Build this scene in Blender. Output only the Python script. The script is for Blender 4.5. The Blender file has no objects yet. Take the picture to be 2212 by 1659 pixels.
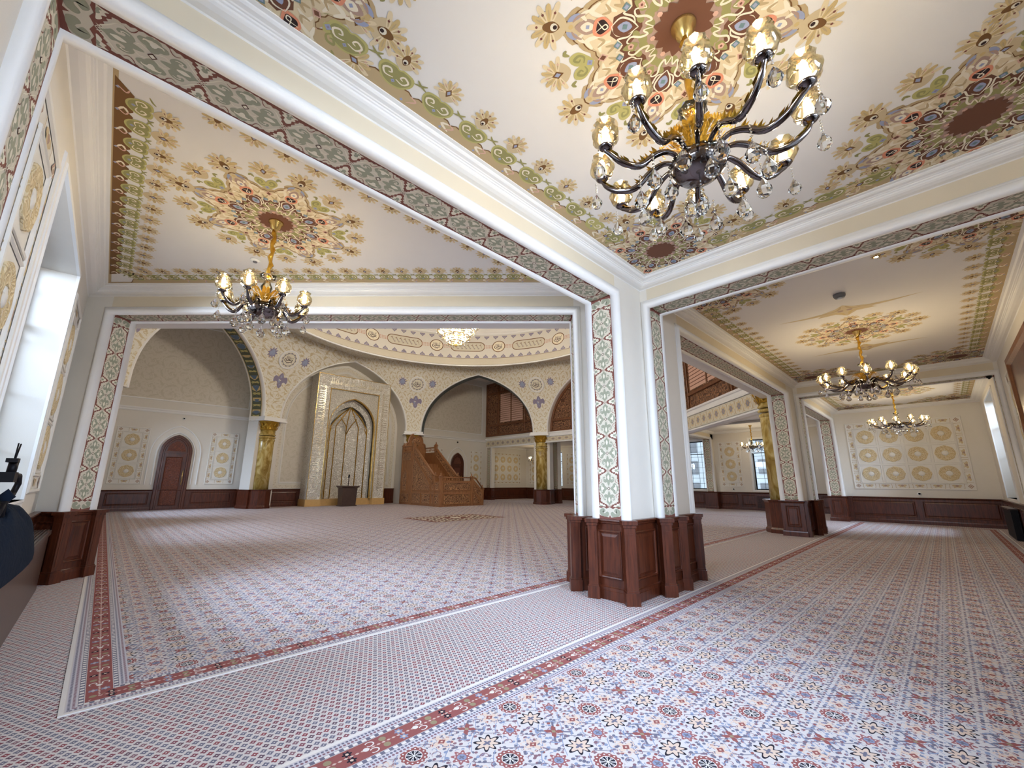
import bpy, bmesh, math, random
from math import sin, cos, pi, radians, sqrt, atan2, hypot
from mathutils import Vector, Matrix, Quaternion

# ---------------------------------------------------------------- camera, world, exposure
scn = bpy.context.scene
COL = scn.collection
cam_data = bpy.data.cameras.new('camera')
cam = bpy.data.objects.new('camera', cam_data)
COL.objects.link(cam)
cam_data.sensor_fit = 'HORIZONTAL'
cam_data.sensor_width = 36.0
cam_data.lens = 14.4104
cam_data.shift_x = 0.002347
cam_data.shift_y = 0.007402
cam_data.clip_start = 0.02
cam_data.clip_end = 300
EYE = Vector((0, 0, 1.55))
_F = Vector((0.67796341, 0.7026765, 0.21589662))
_R = Vector((0.71862765, -0.69536427, 0.00654422))
_U = Vector((-0.15472527, -0.15071254, 0.9763943))
cam.matrix_world = Matrix(((_R.x, _U.x, -_F.x, EYE.x), (_R.y, _U.y, -_F.y, EYE.y), (_R.z, _U.z, -_F.z, EYE.z), (0, 0, 0, 1)))
scn.camera = cam

world = bpy.data.worlds.new('world')
scn.world = world
world.use_nodes = True
_wn = world.node_tree.nodes
_bg = _wn['Background']
_bg.inputs['Color'].default_value = (0.70, 0.86, 1.0, 1)
_bg.inputs['Strength'].default_value = 1.5

scn.view_settings.view_transform = 'Standard'
scn.view_settings.look = 'None'
scn.view_settings.gamma = 1.0
scn.view_settings.use_curve_mapping = False
scn.view_settings.exposure = 0.30
scn.cycles.max_bounces = 8
scn.cycles.diffuse_bounces = 5
scn.cycles.glossy_bounces = 3
scn.cycles.transmission_bounces = 5
scn.cycles.transparent_max_bounces = 6
scn.cycles.caustics_reflective = False
scn.cycles.caustics_refractive = False
scn.cycles.sample_clamp_indirect = 4.0
scn.cycles.use_denoising = True

def daylight(name, loc, aim, sx, sy, power, color=(0.60, 0.76, 1.0)):
    """A patch of daylight outside a window, shining in through it."""
    L = bpy.data.lights.new(name, 'AREA')
    L.shape = 'RECTANGLE'; L.size = sx; L.size_y = sy
    L.energy = power; L.color = color
    o = bpy.data.objects.new(name, L)
    COL.objects.link(o)
    o.location = loc
    d = Vector(aim) - Vector(loc)
    o.rotation_euler = d.to_track_quat('-Z', 'Y').to_euler()
    return o

daylight('daylight_west_1', (-3.6, 1.0, 4.6), (0, 1.2, 2.4), 3.6, 3.4, 900)
daylight('daylight_west_2', (-3.6, 6.6, 4.8), (0, 6.6, 2.4), 3.6, 3.4, 1500)
daylight('daylight_west_3', (-3.8, 15.6, 5.0), (0, 15.6, 2.6), 4.5, 3.4, 1100)
daylight('daylight_west_4', (-3.8, 25.4, 5.0), (0, 25.4, 2.4), 4.0, 3.4, 1300)
daylight('daylight_south_1', (2.6, -4.4, 4.4), (2.6, 0, 2.2), 3.6, 3.4, 1250)
daylight('daylight_south_2', (20.4, -4.6, 5.4), (20.4, 0, 2.4), 3.4, 3.0, 1500)
daylight('daylight_east_1', (31.6, 7.2, 5.6), (28, 7.2, 2.4), 3.4, 3.0, 700)
daylight('daylight_east_2', (31.6, 11.8, 5.6), (28, 11.8, 2.4), 3.4, 3.0, 700)
daylight('daylight_east_3', (31.6, 24.0, 5.6), (28, 24.0, 2.4), 3.4, 3.0, 900)
daylight('daylight_north_east', (27.0, 32.6, 5.6), (27.0, 29, 2.4), 3.4, 3.0, 500)

# ---------------------------------------------------------------- materials
def lin(c):
    def f(v):
        v /= 255.0
        return v / 12.92 if v <= 0.04045 else ((v + 0.055) / 1.055) ** 2.4
    return (f(c[0]), f(c[1]), f(c[2]), 1)

MATS = {}
def new_mat(name):
    m = bpy.data.materials.new(name)
    m.use_nodes = True
    MATS[name] = m
    nt = m.node_tree
    return m, nt, nt.nodes['Principled BSDF']

def plain(name, rgb, rough=0.6, metal=0.0, vary=0.04, scale=6.0, bump=0.0, bscale=60.0, spec=0.3, coat=0.0):
    """A painted/solid surface with a little procedural unevenness of tone."""
    m, nt, b = new_mat(name)
    c = lin(rgb)
    n = nt.nodes.new('ShaderNodeTexNoise'); n.inputs['Scale'].default_value = scale; n.inputs['Detail'].default_value = 3
    g = nt.nodes.new('ShaderNodeNewGeometry')
    nt.links.new(g.outputs['Position'], n.inputs['Vector'])
    r = nt.nodes.new('ShaderNodeMix'); r.data_type = 'RGBA'
    r.inputs[6].default_value = tuple(max(0, v * (1 - vary)) for v in c[:3]) + (1,)
    r.inputs[7].default_value = tuple(min(1, v * (1 + vary)) for v in c[:3]) + (1,)
    nt.links.new(n.outputs['Fac'], r.inputs[0])
    nt.links.new(r.outputs[2], b.inputs['Base Color'])
    b.inputs['Roughness'].default_value = rough
    b.inputs['Metallic'].default_value = metal
    b.inputs['Specular IOR Level'].default_value = spec
    if coat: b.inputs['Coat Weight'].default_value = coat
    if bump:
        n2 = nt.nodes.new('ShaderNodeTexNoise'); n2.inputs['Scale'].default_value = bscale
        nt.links.new(g.outputs['Position'], n2.inputs['Vector'])
        bp = nt.nodes.new('ShaderNodeBump'); bp.inputs['Strength'].default_value = bump; bp.inputs['Distance'].default_value = 0.01
        nt.links.new(n2.outputs['Fac'], bp.inputs['Height'])
        nt.links.new(bp.outputs['Normal'], b.inputs['Normal'])
    return m

class E:
    """Tiny expression builder over shader math nodes."""
    def __init__(s, nt, v): s.nt = nt; s.v = v
    def _op(s, op, *a):
        n = s.nt.nodes.new('ShaderNodeMath'); n.operation = op
        for i, x in enumerate((s,) + a):
            x = x.v if isinstance(x, E) else x
            if isinstance(x, (int, float)): n.inputs[i].default_value = x
            else: s.nt.links.new(x, n.inputs[i])
        return E(s.nt, n.outputs[0])
    def __add__(s, o): return s._op('ADD', o)
    __radd__ = __add__
    def __sub__(s, o): return s._op('SUBTRACT', o)
    def __rsub__(s, o): return (s * -1.0) + o
    def __mul__(s, o): return s._op('MULTIPLY', o)
    __rmul__ = __mul__
    def __truediv__(s, o): return s._op('DIVIDE', o)
    def lt(s, o): return s._op('LESS_THAN', o)
    def gt(s, o): return s._op('GREATER_THAN', o)
    def floor(s): return s._op('FLOOR')
    def frac(s): return s._op('FRACT')
    def abs(s): return s._op('ABSOLUTE')
    def sin(s): return s._op('SINE')
    def cos(s): return s._op('COSINE')
    def sqrt(s): return s._op('SQRT')
    def mod(s, o): return s._op('FLOORED_MODULO', o)
    def min(s, o): return s._op('MINIMUM', o)
    def max(s, o): return s._op('MAXIMUM', o)
    def atan2(s, o): return s._op('ARCTAN2', o)

def band(x, lo, hi): return x.gt(lo) * x.lt(hi)
def near(x, v, w=0.5): return (x - v).abs().lt(w)

class Paint:
    """Stack of flat colours chosen by masks."""
    def __init__(s, nt, base): s.nt = nt; s.c = base
    def put(s, mask, col):
        m = s.nt.nodes.new('ShaderNodeMix'); m.data_type = 'RGBA'
        s.nt.links.new(mask.v, m.inputs[0])
        for k, x in ((6, s.c), (7, col)):
            if isinstance(x, tuple): m.inputs[k].default_value = x
            else: s.nt.links.new(x, m.inputs[k])
        s.c = m.outputs[2]
        return s

def geom_xyz(nt):
    g = nt.nodes.new('ShaderNodeNewGeometry')
    sp = nt.nodes.new('ShaderNodeSeparateXYZ')
    nt.links.new(g.outputs['Position'], sp.inputs[0])
    return g, E(nt, sp.outputs[0]), E(nt, sp.outputs[1]), E(nt, sp.outputs[2])

def vec3(nt, x, y, z=0.0):
    c = nt.nodes.new('ShaderNodeCombineXYZ')
    for i, q in enumerate((x, y, z)):
        if isinstance(q, E): nt.links.new(q.v, c.inputs[i])
        else: c.inputs[i].default_value = q
    return c.outputs[0]

def wnoise(nt, x, y):
    w = nt.nodes.new('ShaderNodeTexWhiteNoise'); w.noise_dimensions = '3D'
    nt.links.new(vec3(nt, x, y), w.inputs['Vector'])
    return E(nt, w.outputs['Value'])

def pile(nt, b, g, rough=0.95):
    b.inputs['Roughness'].default_value = rough
    b.inputs['Specular IOR Level'].default_value = 0.1
    n2 = nt.nodes.new('ShaderNodeTexNoise'); n2.inputs['Scale'].default_value = 260
    nt.links.new(g.outputs['Position'], n2.inputs['Vector'])
    bp = nt.nodes.new('ShaderNodeBump'); bp.inputs['Strength'].default_value = 0.25; bp.inputs['Distance'].default_value = 0.004
    nt.links.new(n2.outputs['Fac'], bp.inputs['Height'])
    nt.links.new(bp.outputs['Normal'], b.inputs['Normal'])

C_BASE = lin((206, 199, 198)); C_RED = lin((146, 88, 86)); C_RED2 = lin((154, 100, 102)); C_BLK = lin((40, 38, 50)); C_GREY = lin((112, 110, 128))
C_BLUE = lin((136, 146, 172)); C_BEI = lin((214, 190, 174)); C_MAUVE = lin((134, 102, 112)); C_WHT = lin((222, 217, 214)); C_OLV = lin((150, 138, 112))

def carpet_field_material():
    m, nt, b = new_mat('carpet_field')
    g, X, Y, Z = geom_xyz(nt)
    gx = (X - 1.53) / 0.1925; gy = (Y - 2.36) / 0.2
    ix = (gx + 0.5).floor(); iy = (gy + 0.5).floor()
    dx = gx - ix; dy = gy - iy
    r = (dx * dx + dy * dy).sqrt(); th = dy.atan2(dx)
    # fine filling: little buds on a half-dropped lattice
    P = Paint(nt, C_BASE)
    for k, (pit, off, rad) in enumerate(((0.0385, 0.0, 0.30), (0.055, 0.4, 0.24))):
        fx = X / pit + off; row = (Y / pit + off)
        iyy = row.floor(); fx = fx + iyy * 0.5
        ixx = fx.floor()
        ax = fx - ixx - 0.5; ay = row - iyy - 0.5
        rr = (ax * ax + ay * ay * 1.4).sqrt()
        h = wnoise(nt, ixx, iyy)
        dot = rr.lt(rad)
        P.put(dot * h.lt(0.34), C_GREY)
        P.put(dot * band(h, 0.34, 0.55), C_MAUVE)
        P.put(dot * band(h, 0.55, 0.72), C_BLUE)
        P.put(dot * band(h, 0.72, 0.76), C_RED)
    # slanting vines
    v1 = ((X * 5.19 + Y * 5.0) + (Y * 31.4).sin() * 0.05).frac()
    v2 = ((X * 5.19 - Y * 5.0) + (X * 31.4).sin() * 0.05).frac()
    P.put(near(v1, 0.5, 0.022), C_GREY); P.put(near(v2, 0.5, 0.018), C_BLUE)
    ev = iy.mod(2.0).lt(0.5)
    odd = 1.0 - ev
    t = (ix + iy).mod(4.0)
    px = ix.mod(2.0)
    is_ell = ev * near(t, 0.0, 0.3); is_crs = ev * near(t, 2.0, 0.3); is_bei = ev * (near(t, 1.0, 0.3) + near(t, 3.0, 0.3))
    is_ros = odd * px.gt(0.5); is_blk = odd * px.lt(0.5)
    c8 = (th * 8.0).cos(); c4 = (th * 4.0).cos(); c16 = (th * 14.0).cos()
    # curling tendrils between the motifs
    for sg_, cc_ in ((1.0, C_BLUE), (-1.0, C_MAUVE)):
        qx = (X / 0.0963 + 0.5).frac() - 0.5; qy = (Y / 0.1 + 0.25 * sg_).frac() - 0.5
        qr = (qx * qx + qy * qy).sqrt(); qa = (qy * sg_).atan2(qx)
        P.put((qr * 2.6 + qa / (2 * pi) - 0.5).abs().lt(0.07) * qr.lt(0.36), cc_)
    # round red medallion
    P.put(is_ell * r.lt(0.46), C_BASE)
    P.put(is_ell * r.lt(0.40 + c16 * 0.02), C_RED)
    P.put(is_ell * band(r, 0.31, 0.36) * c16.gt(0.5), C_WHT)
    P.put(is_ell * r.lt(0.25), C_WHT)
    P.put(is_ell * band(r, 0.04, 0.23) * c8.lt(0.1), C_BLK)
    P.put(is_ell * band(r, 0.13, 0.22) * c8.gt(0.75), C_GREY)
    # eight petalled rosette
    P.put(is_ros * r.lt(0.36), C_BASE)
    P.put(is_ros * r.lt(0.27 + c8 * 0.06), C_RED2)
    P.put(is_ros * band(r, 0.18, 0.22) * c8.gt(0.5), C_WHT)
    P.put(is_ros * r.lt(0.14), C_BLUE)
    P.put(is_ros * r.lt(0.07 + c4 * 0.03), C_GREY)
    # black outlined star
    ax = dx * 0.82
    rb = (ax * ax + dy * dy).sqrt()
    P.put(is_blk * rb.lt(0.42), C_BASE)
    P.put(is_blk * rb.lt(0.315 + c8 * 0.085), C_BLK)
    P.put(is_blk * rb.lt(0.245 + c8 * 0.07), C_BEI)
    P.put(is_blk * rb.lt(0.09 + c4 * 0.04), C_GREY)
    P.put(is_blk * near(rb, 0.46, 0.012) * (th * 2.0).cos().gt(0.75), C_BLK)
    # pale curls round a small red diamond
    P.put(is_bei * r.lt(0.20 + c4 * 0.09), C_BEI)
    P.put(is_bei * near(r, 0.33 + c8 * 0.05, 0.022), C_BEI)
    P.put(is_bei * (dx.abs() * 0.8 + dy.abs()).lt(0.12), C_RED)
    P.put(is_bei * (dx.abs() * 0.8 + dy.abs()).lt(0.04), C_BEI)
    # red cross with stems
    P.put(is_crs * ((dx.abs() - dy.abs()).abs().lt(0.05)) * r.lt(0.60), C_GREY)
    P.put(is_crs * near(r, 0.58, 0.03) * c4.lt(-0.2), C_BLUE)
    P.put(is_crs * r.lt(0.20 - c4 * 0.10 + c16 * 0.02), C_RED)
    P.put(is_crs * (dx.abs() + dy.abs()).lt(0.08), C_OLV)
    nt.links.new(P.c, b.inputs['Base Color'])
    pile(nt, b, g)
    return m

def carpet_aisle_material():
    m, nt, b = new_mat('carpet_aisle')
    g, X, Y, Z = geom_xyz(nt)
    P = Paint(nt, C_BASE)
    pit = 0.046
    fx = X / pit; row = Y / pit
    iyy = row.floor(); fx = fx + iyy * 0.5
    ixx = fx.floor()
    ax = fx - ixx - 0.5; ay = row - iyy - 0.5
    rr = (ax * ax + ay * ay).sqrt(); th = ay.atan2(ax)
    k = (ixx + iyy * 2.0).mod(6.0)
    dot = rr.lt(0.36 + (th * 4.0).cos() * 0.07)
    h = wnoise(nt, ixx, iyy)
    P.put(dot, C_GREY)
    P.put(dot * near(k, 1.0, 0.3), lin((138, 74, 82)))
    P.put(dot * near(k, 3.0, 0.3), C_MAUVE)
    P.put(dot * near(k, 5.0, 0.3), lin((104, 84, 98)))
    P.put(dot * h.lt(0.22), lin((128, 78, 90)))
    P.put(rr.lt(0.1), C_WHT)
    nt.links.new(P.c, b.inputs['Base Color'])
    pile(nt, b, g)
    return m

def carpet_border_material():
    """Border laid along local Y=across (0 outer .. 1 inner), X=along in metres (UV map)."""
    m, nt, b = new_mat('carpet_border')
    uv = nt.nodes.new('ShaderNodeUVMap'); uv.uv_map = 'UVMap'
    sp = nt.nodes.new('ShaderNodeSeparateXYZ'); nt.links.new(uv.outputs[0], sp.inputs[0])
    U, V = E(nt, sp.outputs[0]), E(nt, sp.outputs[1])
    g = nt.nodes.new('ShaderNodeNewGeometry')
    P = Paint(nt, C_BASE)
    # V measured in metres from the outer white line
    def dots(v0, pit, rad, col):
        f = (U / pit).frac() - 0.5; w = (V - v0) / pit
        P.put((f * f + w * w).sqrt().lt(rad), col)
    P.put(V.lt(0.028), C_WHT)
    P.put(band(V, 0.034, 0.088), lin((196, 192, 200)))
    dots(0.048, 0.024, 0.36, C_GREY); dots(0.072, 0.024, 0.36, C_MAUVE)
    P.put(band(V, 0.092, 0.122), C_GREY)
    sq = (U / 0.055).frac()
    P.put(band(V, 0.095, 0.119) * band(sq, 0.2, 0.72), C_WHT)
    P.put(band(V, 0.126, 0.275), C_RED)
    # scrolls, palmettes and barbed stem of the red band
    per = 0.33
    f = (U / per).frac(); du = (f - 0.5) * per; dv = V - 0.2
    alt = (U / (2 * per)).frac().lt(0.5)
    q = (du * du + dv * dv).sqrt()
    P.put(dv.abs().lt(0.004 + (U * 190.0).sin() * 0.004), lin((205, 180, 172)))
    P.put(q.lt(0.018), C_WHT)
    for s in (-1, 1):
        cx = du + 0.035; cy = dv - s * 0.036
        rr = (cx * cx + cy * cy * 1.6).sqrt()
        P.put(band(rr, 0.022, 0.031) * (cx * (1.0)).lt(0.02), C_WHT)
        cx = du - 0.10; cy = dv - s * 0.034
        a = cy.atan2(cx); rr = (cx * cx + cy * cy).sqrt()
        P.put(rr.lt(0.024 + (a * 6.0).cos() * 0.006) * alt, C_BLK)
        P.put(rr.lt(0.024 + (a * 6.0).cos() * 0.006) * (1.0 - alt), C_BLUE)
        P.put(rr.lt(0.010), C_BEI)
        cx = du + 0.118
        rr = (cx * cx + cy * cy).sqrt()
        P.put(rr.lt(0.022), C_OLV)
    P.put(band(V, 0.279, 0.309), C_GREY)
    P.put(band(V, 0.282, 0.306) * band(sq, 0.2, 0.72), C_WHT)
    P.put(V.gt(0.313), lin((200, 196, 204)))
    dots(0.328, 0.024, 0.36, C_GREY); dots(0.352, 0.024, 0.36, C_MAUVE)
    nt.links.new(P.c, b.inputs['Base Color'])
    pile(nt, b, g)
    return m

def scroll_material(name, base, c1, c2, scale=1.6, flat=True, mode='xz', k=7.0, metal=0.0, rough=0.6, bump=0.0):
    """Curling arabesque: spirals around scattered centres."""
    m, nt, b = new_mat(name)
    g, X, Y, Z = geom_xyz(nt)
    if mode == 'xz': A = (X - Y * 0.8); B = Z
    elif mode == 'n':  # wall in any heading: run along it = combination of both
        A = (X + Y * 0.62); B = Z
    else: A = X; B = Y
    P = Paint(nt, base)
    height = None
    for j, (sc, col, w, spin) in enumerate(((scale, c1, 0.16, 1.0), (scale * 1.9, c2, 0.13, -1.0))):
        vo = nt.nodes.new('ShaderNodeTexVoronoi'); vo.voronoi_dimensions = '2D'
        vo.inputs['Scale'].default_value = 1.0
        if 'Randomness' in vo.inputs: vo.inputs['Randomness'].default_value = 0.55
        su = A * sc + j * 7.3; sv = B * sc + j * 3.1
        nt.links.new(vec3(nt, su, sv), vo.inputs['Vector'])
        sp = nt.nodes.new('ShaderNodeSeparateXYZ'); nt.links.new(vo.outputs['Position'], sp.inputs[0])
        ex = su - E(nt, sp.outputs[0]); ey = sv - E(nt, sp.outputs[1])
        r = (ex * ex + ey * ey).sqrt(); th = ey.atan2(ex)
        s = (r * (k * 0.5) + th * (spin / (2 * pi))).frac()
        leaf = 0.6 + (th * 5.0 + r * 9.0).sin() * 0.5
        mask = near(s, 0.5, 0.0)
        mask = (s - 0.5).abs().lt(leaf * w)
        P.put(mask, col)
        P.put(r.lt(0.09), col)
        P.put(r.lt(0.045), base)
        height = mask if height is None else height.max(mask * 0.6)
    nt.links.new(P.c, b.inputs['Base Color'])
    b.inputs['Roughness'].default_value = rough; b.inputs['Metallic'].default_value = metal
    if bump:
        bp = nt.nodes.new('ShaderNodeBump'); bp.inputs['Strength'].default_value = bump; bp.inputs['Distance'].default_value = 0.02
        nt.links.new(height.v, bp.inputs['Height']); nt.links.new(bp.outputs['Normal'], b.inputs['Normal'])
    return m

def wood_material(name, dark, light, rough=0.35, scale=1.0, coat=0.25):
    m, nt, b = new_mat(name)
    g, X, Y, Z = geom_xyz(nt)
    n = nt.nodes.new('ShaderNodeTexNoise'); n.inputs['Scale'].default_value = 1.0; n.inputs['Detail'].default_value = 6; n.inputs['Roughness'].default_value = 0.6
    nt.links.new(vec3(nt, X * (26.0 * scale), Y * (26.0 * scale), Z * (2.2 * scale)), n.inputs['Vector'])
    mx = nt.nodes.new('ShaderNodeMix'); mx.data_type = 'RGBA'
    mx.inputs[6].default_value = lin(dark); mx.inputs[7].default_value = lin(light)
    s = ((E(nt, n.outputs['Fac']) - 0.35) * 2.2).max(0.0).min(1.0)
    nt.links.new(s.v, mx.inputs[0])
    nt.links.new(mx.outputs[2], b.inputs['Base Color'])
    b.inputs['Roughness'].default_value = rough
    b.inputs['Coat Weight'].default_value = coat; b.inputs['Coat Roughness'].default_value = 0.2
    b.inputs['Specular IOR Level'].default_value = 0.35
    return m

def marble_material(name, a, b_, c):
    m, nt, b = new_mat(name)
    g, X, Y, Z = geom_xyz(nt)
    n = nt.nodes.new('ShaderNodeTexNoise'); n.inputs['Scale'].default_value = 2.6; n.inputs['Detail'].default_value = 7; n.inputs['Distortion'].default_value = 1.6
    nt.links.new(vec3(nt, X, Y, Z * 0.55), n.inputs['Vector'])
    rp = nt.nodes.new('ShaderNodeValToRGB')
    e = rp.color_ramp.elements
    e[0].position = 0.36; e[0].color = lin(a); e[1].position = 0.66; e[1].color = lin(c)
    q = e.new(0.5); q.color = lin(b_)
    nt.links.new(n.outputs['Fac'], rp.inputs[0]); nt.links.new(rp.outputs[0], b.inputs['Base Color'])
    b.inputs['Roughness'].default_value = 0.22
    return m

def relief_material(name, rgb, rgb2, scale, metal, rough, bump=0.7):
    """Chased metal / carved relief."""
    m, nt, b = new_mat(name)
    g, X, Y, Z = geom_xyz(nt)
    vo = nt.nodes.new('ShaderNodeTexVoronoi'); vo.feature = 'SMOOTH_F1'; vo.voronoi_dimensions = '3D'
    vo.inputs['Scale'].default_value = scale
    n = nt.nodes.new('ShaderNodeTexNoise'); n.inputs['Scale'].default_value = scale * 0.9; n.inputs['Detail'].default_value = 2
    nt.links.new(g.outputs['Position'], n.inputs['Vector'])
    ad = nt.nodes.new('ShaderNodeVectorMath'); ad.operation = 'ADD'
    nt.links.new(g.outputs['Position'], ad.inputs[0])
    sc = nt.nodes.new('ShaderNodeVectorMath'); sc.operation = 'SCALE'; sc.inputs['Scale'].default_value = 0.10
    nt.links.new(n.outputs['Color'], sc.inputs[0]); nt.links.new(sc.outputs[0], ad.inputs[1])
    nt.links.new(ad.outputs[0], vo.inputs['Vector'])
    d = E(nt, vo.outputs['Distance'])
    w = (d * 34.0).sin()
    mask = w.gt(0.0)
    P = Paint(nt, lin(rgb)).put(mask, lin(rgb2))
    nt.links.new(P.c, b.inputs['Base Color'])
    b.inputs['Metallic'].default_value = metal; b.inputs['Roughness'].default_value = rough
    bp = nt.nodes.new('ShaderNodeBump'); bp.inputs['Strength'].default_value = bump; bp.inputs['Distance'].default_value = 0.015
    nt.links.new(w.v, bp.inputs['Height']); nt.links.new(bp.outputs['Normal'], b.inputs['Normal'])
    return m

def glass_material(name, tint=(1, 1, 1), rough=0.02, ior=1.45, alpha_mix=0.0):
    m, nt, b = new_mat(name)
    b.inputs['Base Color'].default_value = tint + (1,)
    b.inputs['Transmission Weight'].default_value = 1.0
    b.inputs['Roughness'].default_value = rough
    b.inputs['IOR'].default_value = ior
    return m

def emit_material(name, rgb, strength):
    m, nt, b = new_mat(name)
    b.inputs['Base Color'].default_value = lin(rgb)
    b.inputs['Emission Color'].default_value = lin(rgb)
    b.inputs['Emission Strength'].default_value = strength
    return m

M = {}
M['wall'] = plain('cream_wall', (225, 220, 211), 0.75, vary=0.02, bump=0.12, bscale=160)
M['beige'] = plain('beige_band', (218, 207, 185), 0.75, vary=0.02)
M['white'] = plain('white_moulding', (238, 237, 235), 0.45, vary=0.015)
M['ceil'] = plain('ceiling_paint', (234, 231, 227), 0.85, vary=0.012)
M['dam'] = scroll_material('damask_wallpaper', lin((216, 208, 194)), lin((205, 197, 180)), lin((208, 200, 184)), 1.3, k=4.0)
M['pend'] = scroll_material('painted_arabesque', lin((234, 230, 218)), lin((208, 192, 156)), lin((216, 204, 172)), 1.45, k=5.0)
M['pend_flat'] = scroll_material('painted_arabesque_soffit', lin((234, 230, 218)), lin((208, 192, 156)), lin((216, 204, 172)), 1.45, k=5.0, mode='xy')
M['pend2'] = scroll_material('soft_arabesque', lin((226, 219, 204)), lin((205, 195, 178)), lin((210, 200, 182)), 2.2, k=5.0)
M['wood'] = wood_material('wainscot_wood', (62, 27, 15), (108, 54, 32))
M['wood2'] = wood_material('minbar_wood', (132, 88, 58), (176, 126, 84), 0.45, 1.0, 0.1)
M['wood3'] = relief_material('carved_minbar_wood', (104, 68, 44), (182, 134, 92), 6.0, 0.0, 0.5)
M['lattice'] = wood_material('lattice_wood', (98, 60, 38), (138, 90, 58), 0.45, 1.0, 0.1)
M['lattice2'] = relief_material('carved_lattice_wood', (78, 46, 30), (150, 106, 74), 4.0, 0.0, 0.5)
M['doorc'] = relief_material('carved_door_wood', (84, 38, 22), (116, 58, 36), 10.0, 0.0, 0.4, 0.5)
M['marble'] = marble_material('golden_marble', (146, 116, 50), (186, 158, 86), (214, 194, 132))
M['gold'] = plain('gilt_metal', (214, 180, 108), 0.25, 0.85, vary=0.05)
M['oldgold'] = plain('old_gilt_plaster', (176, 134, 44), 0.38, 0.55, vary=0.18, scale=30, bump=0.5, bscale=40)
M['mihrab'] = relief_material('chased_champagne_metal', (206, 200, 188), (244, 241, 234), 5.2, 0.12, 0.28, 0.8)
M['mihrab2'] = relief_material('fine_chased_metal', (198, 192, 180), (236, 232, 222), 8.5, 0.12, 0.32, 0.7)
M['script'] = plain('script_relief_metal', (232, 222, 198), 0.25, 0.6, vary=0.03)
M['stone'] = plain('honey_stone', (206, 168, 110), 0.4, vary=0.12, scale=9)
M['darkbronze'] = plain('smoked_chrome', (112, 104, 104), 0.12, 1.0, vary=0.1)
M['crystal'] = glass_material('crystal', (1.0, 0.98, 0.94), 0.0, 1.5)
def shade_glass(name, tint, glow):
    m, nt, b = new_mat(name)
    tr = nt.nodes.new('ShaderNodeBsdfTransparent'); tr.inputs[0].default_value = tint + (1,)
    tl = nt.nodes.new('ShaderNodeBsdfTranslucent'); tl.inputs[0].default_value = glow + (1,)
    gl = nt.nodes.new('ShaderNodeBsdfGlossy'); gl.inputs['Roughness'].default_value = 0.08; gl.inputs['Color'].default_value = (1, 0.93, 0.8, 1)
    fr = nt.nodes.new('ShaderNodeFresnel'); fr.inputs['IOR'].default_value = 1.7
    m1 = nt.nodes.new('ShaderNodeMixShader'); m1.inputs[0].default_value = 0.016
    m2 = nt.nodes.new('ShaderNodeMixShader')
    nt.links.new(tr.outputs[0], m1.inputs[1]); nt.links.new(tl.outputs[0], m1.inputs[2])
    nt.links.new(fr.outputs[0], m2.inputs[0]); nt.links.new(m1.outputs[0], m2.inputs[1]); nt.links.new(gl.outputs[0], m2.inputs[2])
    nt.links.new(m2.outputs[0], nt.nodes['Material Output'].inputs['Surface'])
    return m
M['amber'] = shade_glass('amber_glass', (0.95, 0.88, 0.70), (1.0, 0.82, 0.48))
M['bulb'] = emit_material('lit_bulb', (255, 238, 212), 200.0)
M['chain'] = plain('golden_chain', (226, 176, 70), 0.25, 0.9, vary=0.05)
M['plasterw'] = plain('white_plaster', (232, 229, 222), 0.6, vary=0.02)
M['plasterb'] = relief_material('tinted_plaster_relief', (206, 196, 178), (228, 222, 208), 14.0, 0.0, 0.7, 0.4)
M['rosette'] = relief_material('gilded_plaster_relief', (208, 186, 142), (228, 212, 176), 11.0, 0.0, 0.7, 0.4)
M['black'] = plain('black_metal', (16, 14, 18), 0.5, vary=0.1, spec=0.15)
M['blackcloth'] = plain('black_fabric', (16, 15, 17), 0.9, vary=0.1)
M['blue'] = plain('navy_cloth', (17, 27, 42), 0.95, vary=0.2, scale=14, bump=0.5, bscale=24, spec=0.1)
M['boxwood'] = plain('brown_stone_veneer', (74, 57, 50), 0.3, vary=0.2, scale=8)
def thin_glass(name, mixv=0.06, tint=(1, 1, 1)):
    m, nt, b = new_mat(name)
    tr = nt.nodes.new('ShaderNodeBsdfTransparent'); tr.inputs[0].default_value = tint + (1,)
    gl = nt.nodes.new('ShaderNodeBsdfGlossy'); gl.inputs['Roughness'].default_value = 0.03
    fr = nt.nodes.new('ShaderNodeFresnel'); fr.inputs['IOR'].default_value = 1.45
    mx = nt.nodes.new('ShaderNodeMixShader')
    nt.links.new(fr.outputs[0], mx.inputs[0]); nt.links.new(tr.outputs[0], mx.inputs[1]); nt.links.new(gl.outputs[0], mx.inputs[2])
    nt.links.new(mx.outputs[0], nt.nodes['Material Output'].inputs['Surface'])
    return m
M['glasspane'] = thin_glass('window_glass')
M['plastic'] = plain('white_plastic', (238, 238, 236), 0.4)
M['greyplastic'] = plain('grey_plastic', (120, 120, 124), 0.5)
M['field'] = carpet_field_material()
M['aisle'] = carpet_aisle_material()
M['border'] = carpet_border_material()
M['teal'] = plain('teal_paint', (98, 106, 106), 0.7)
M['facade'] = plain('pale_facade', (196, 200, 204), 0.8)
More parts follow.
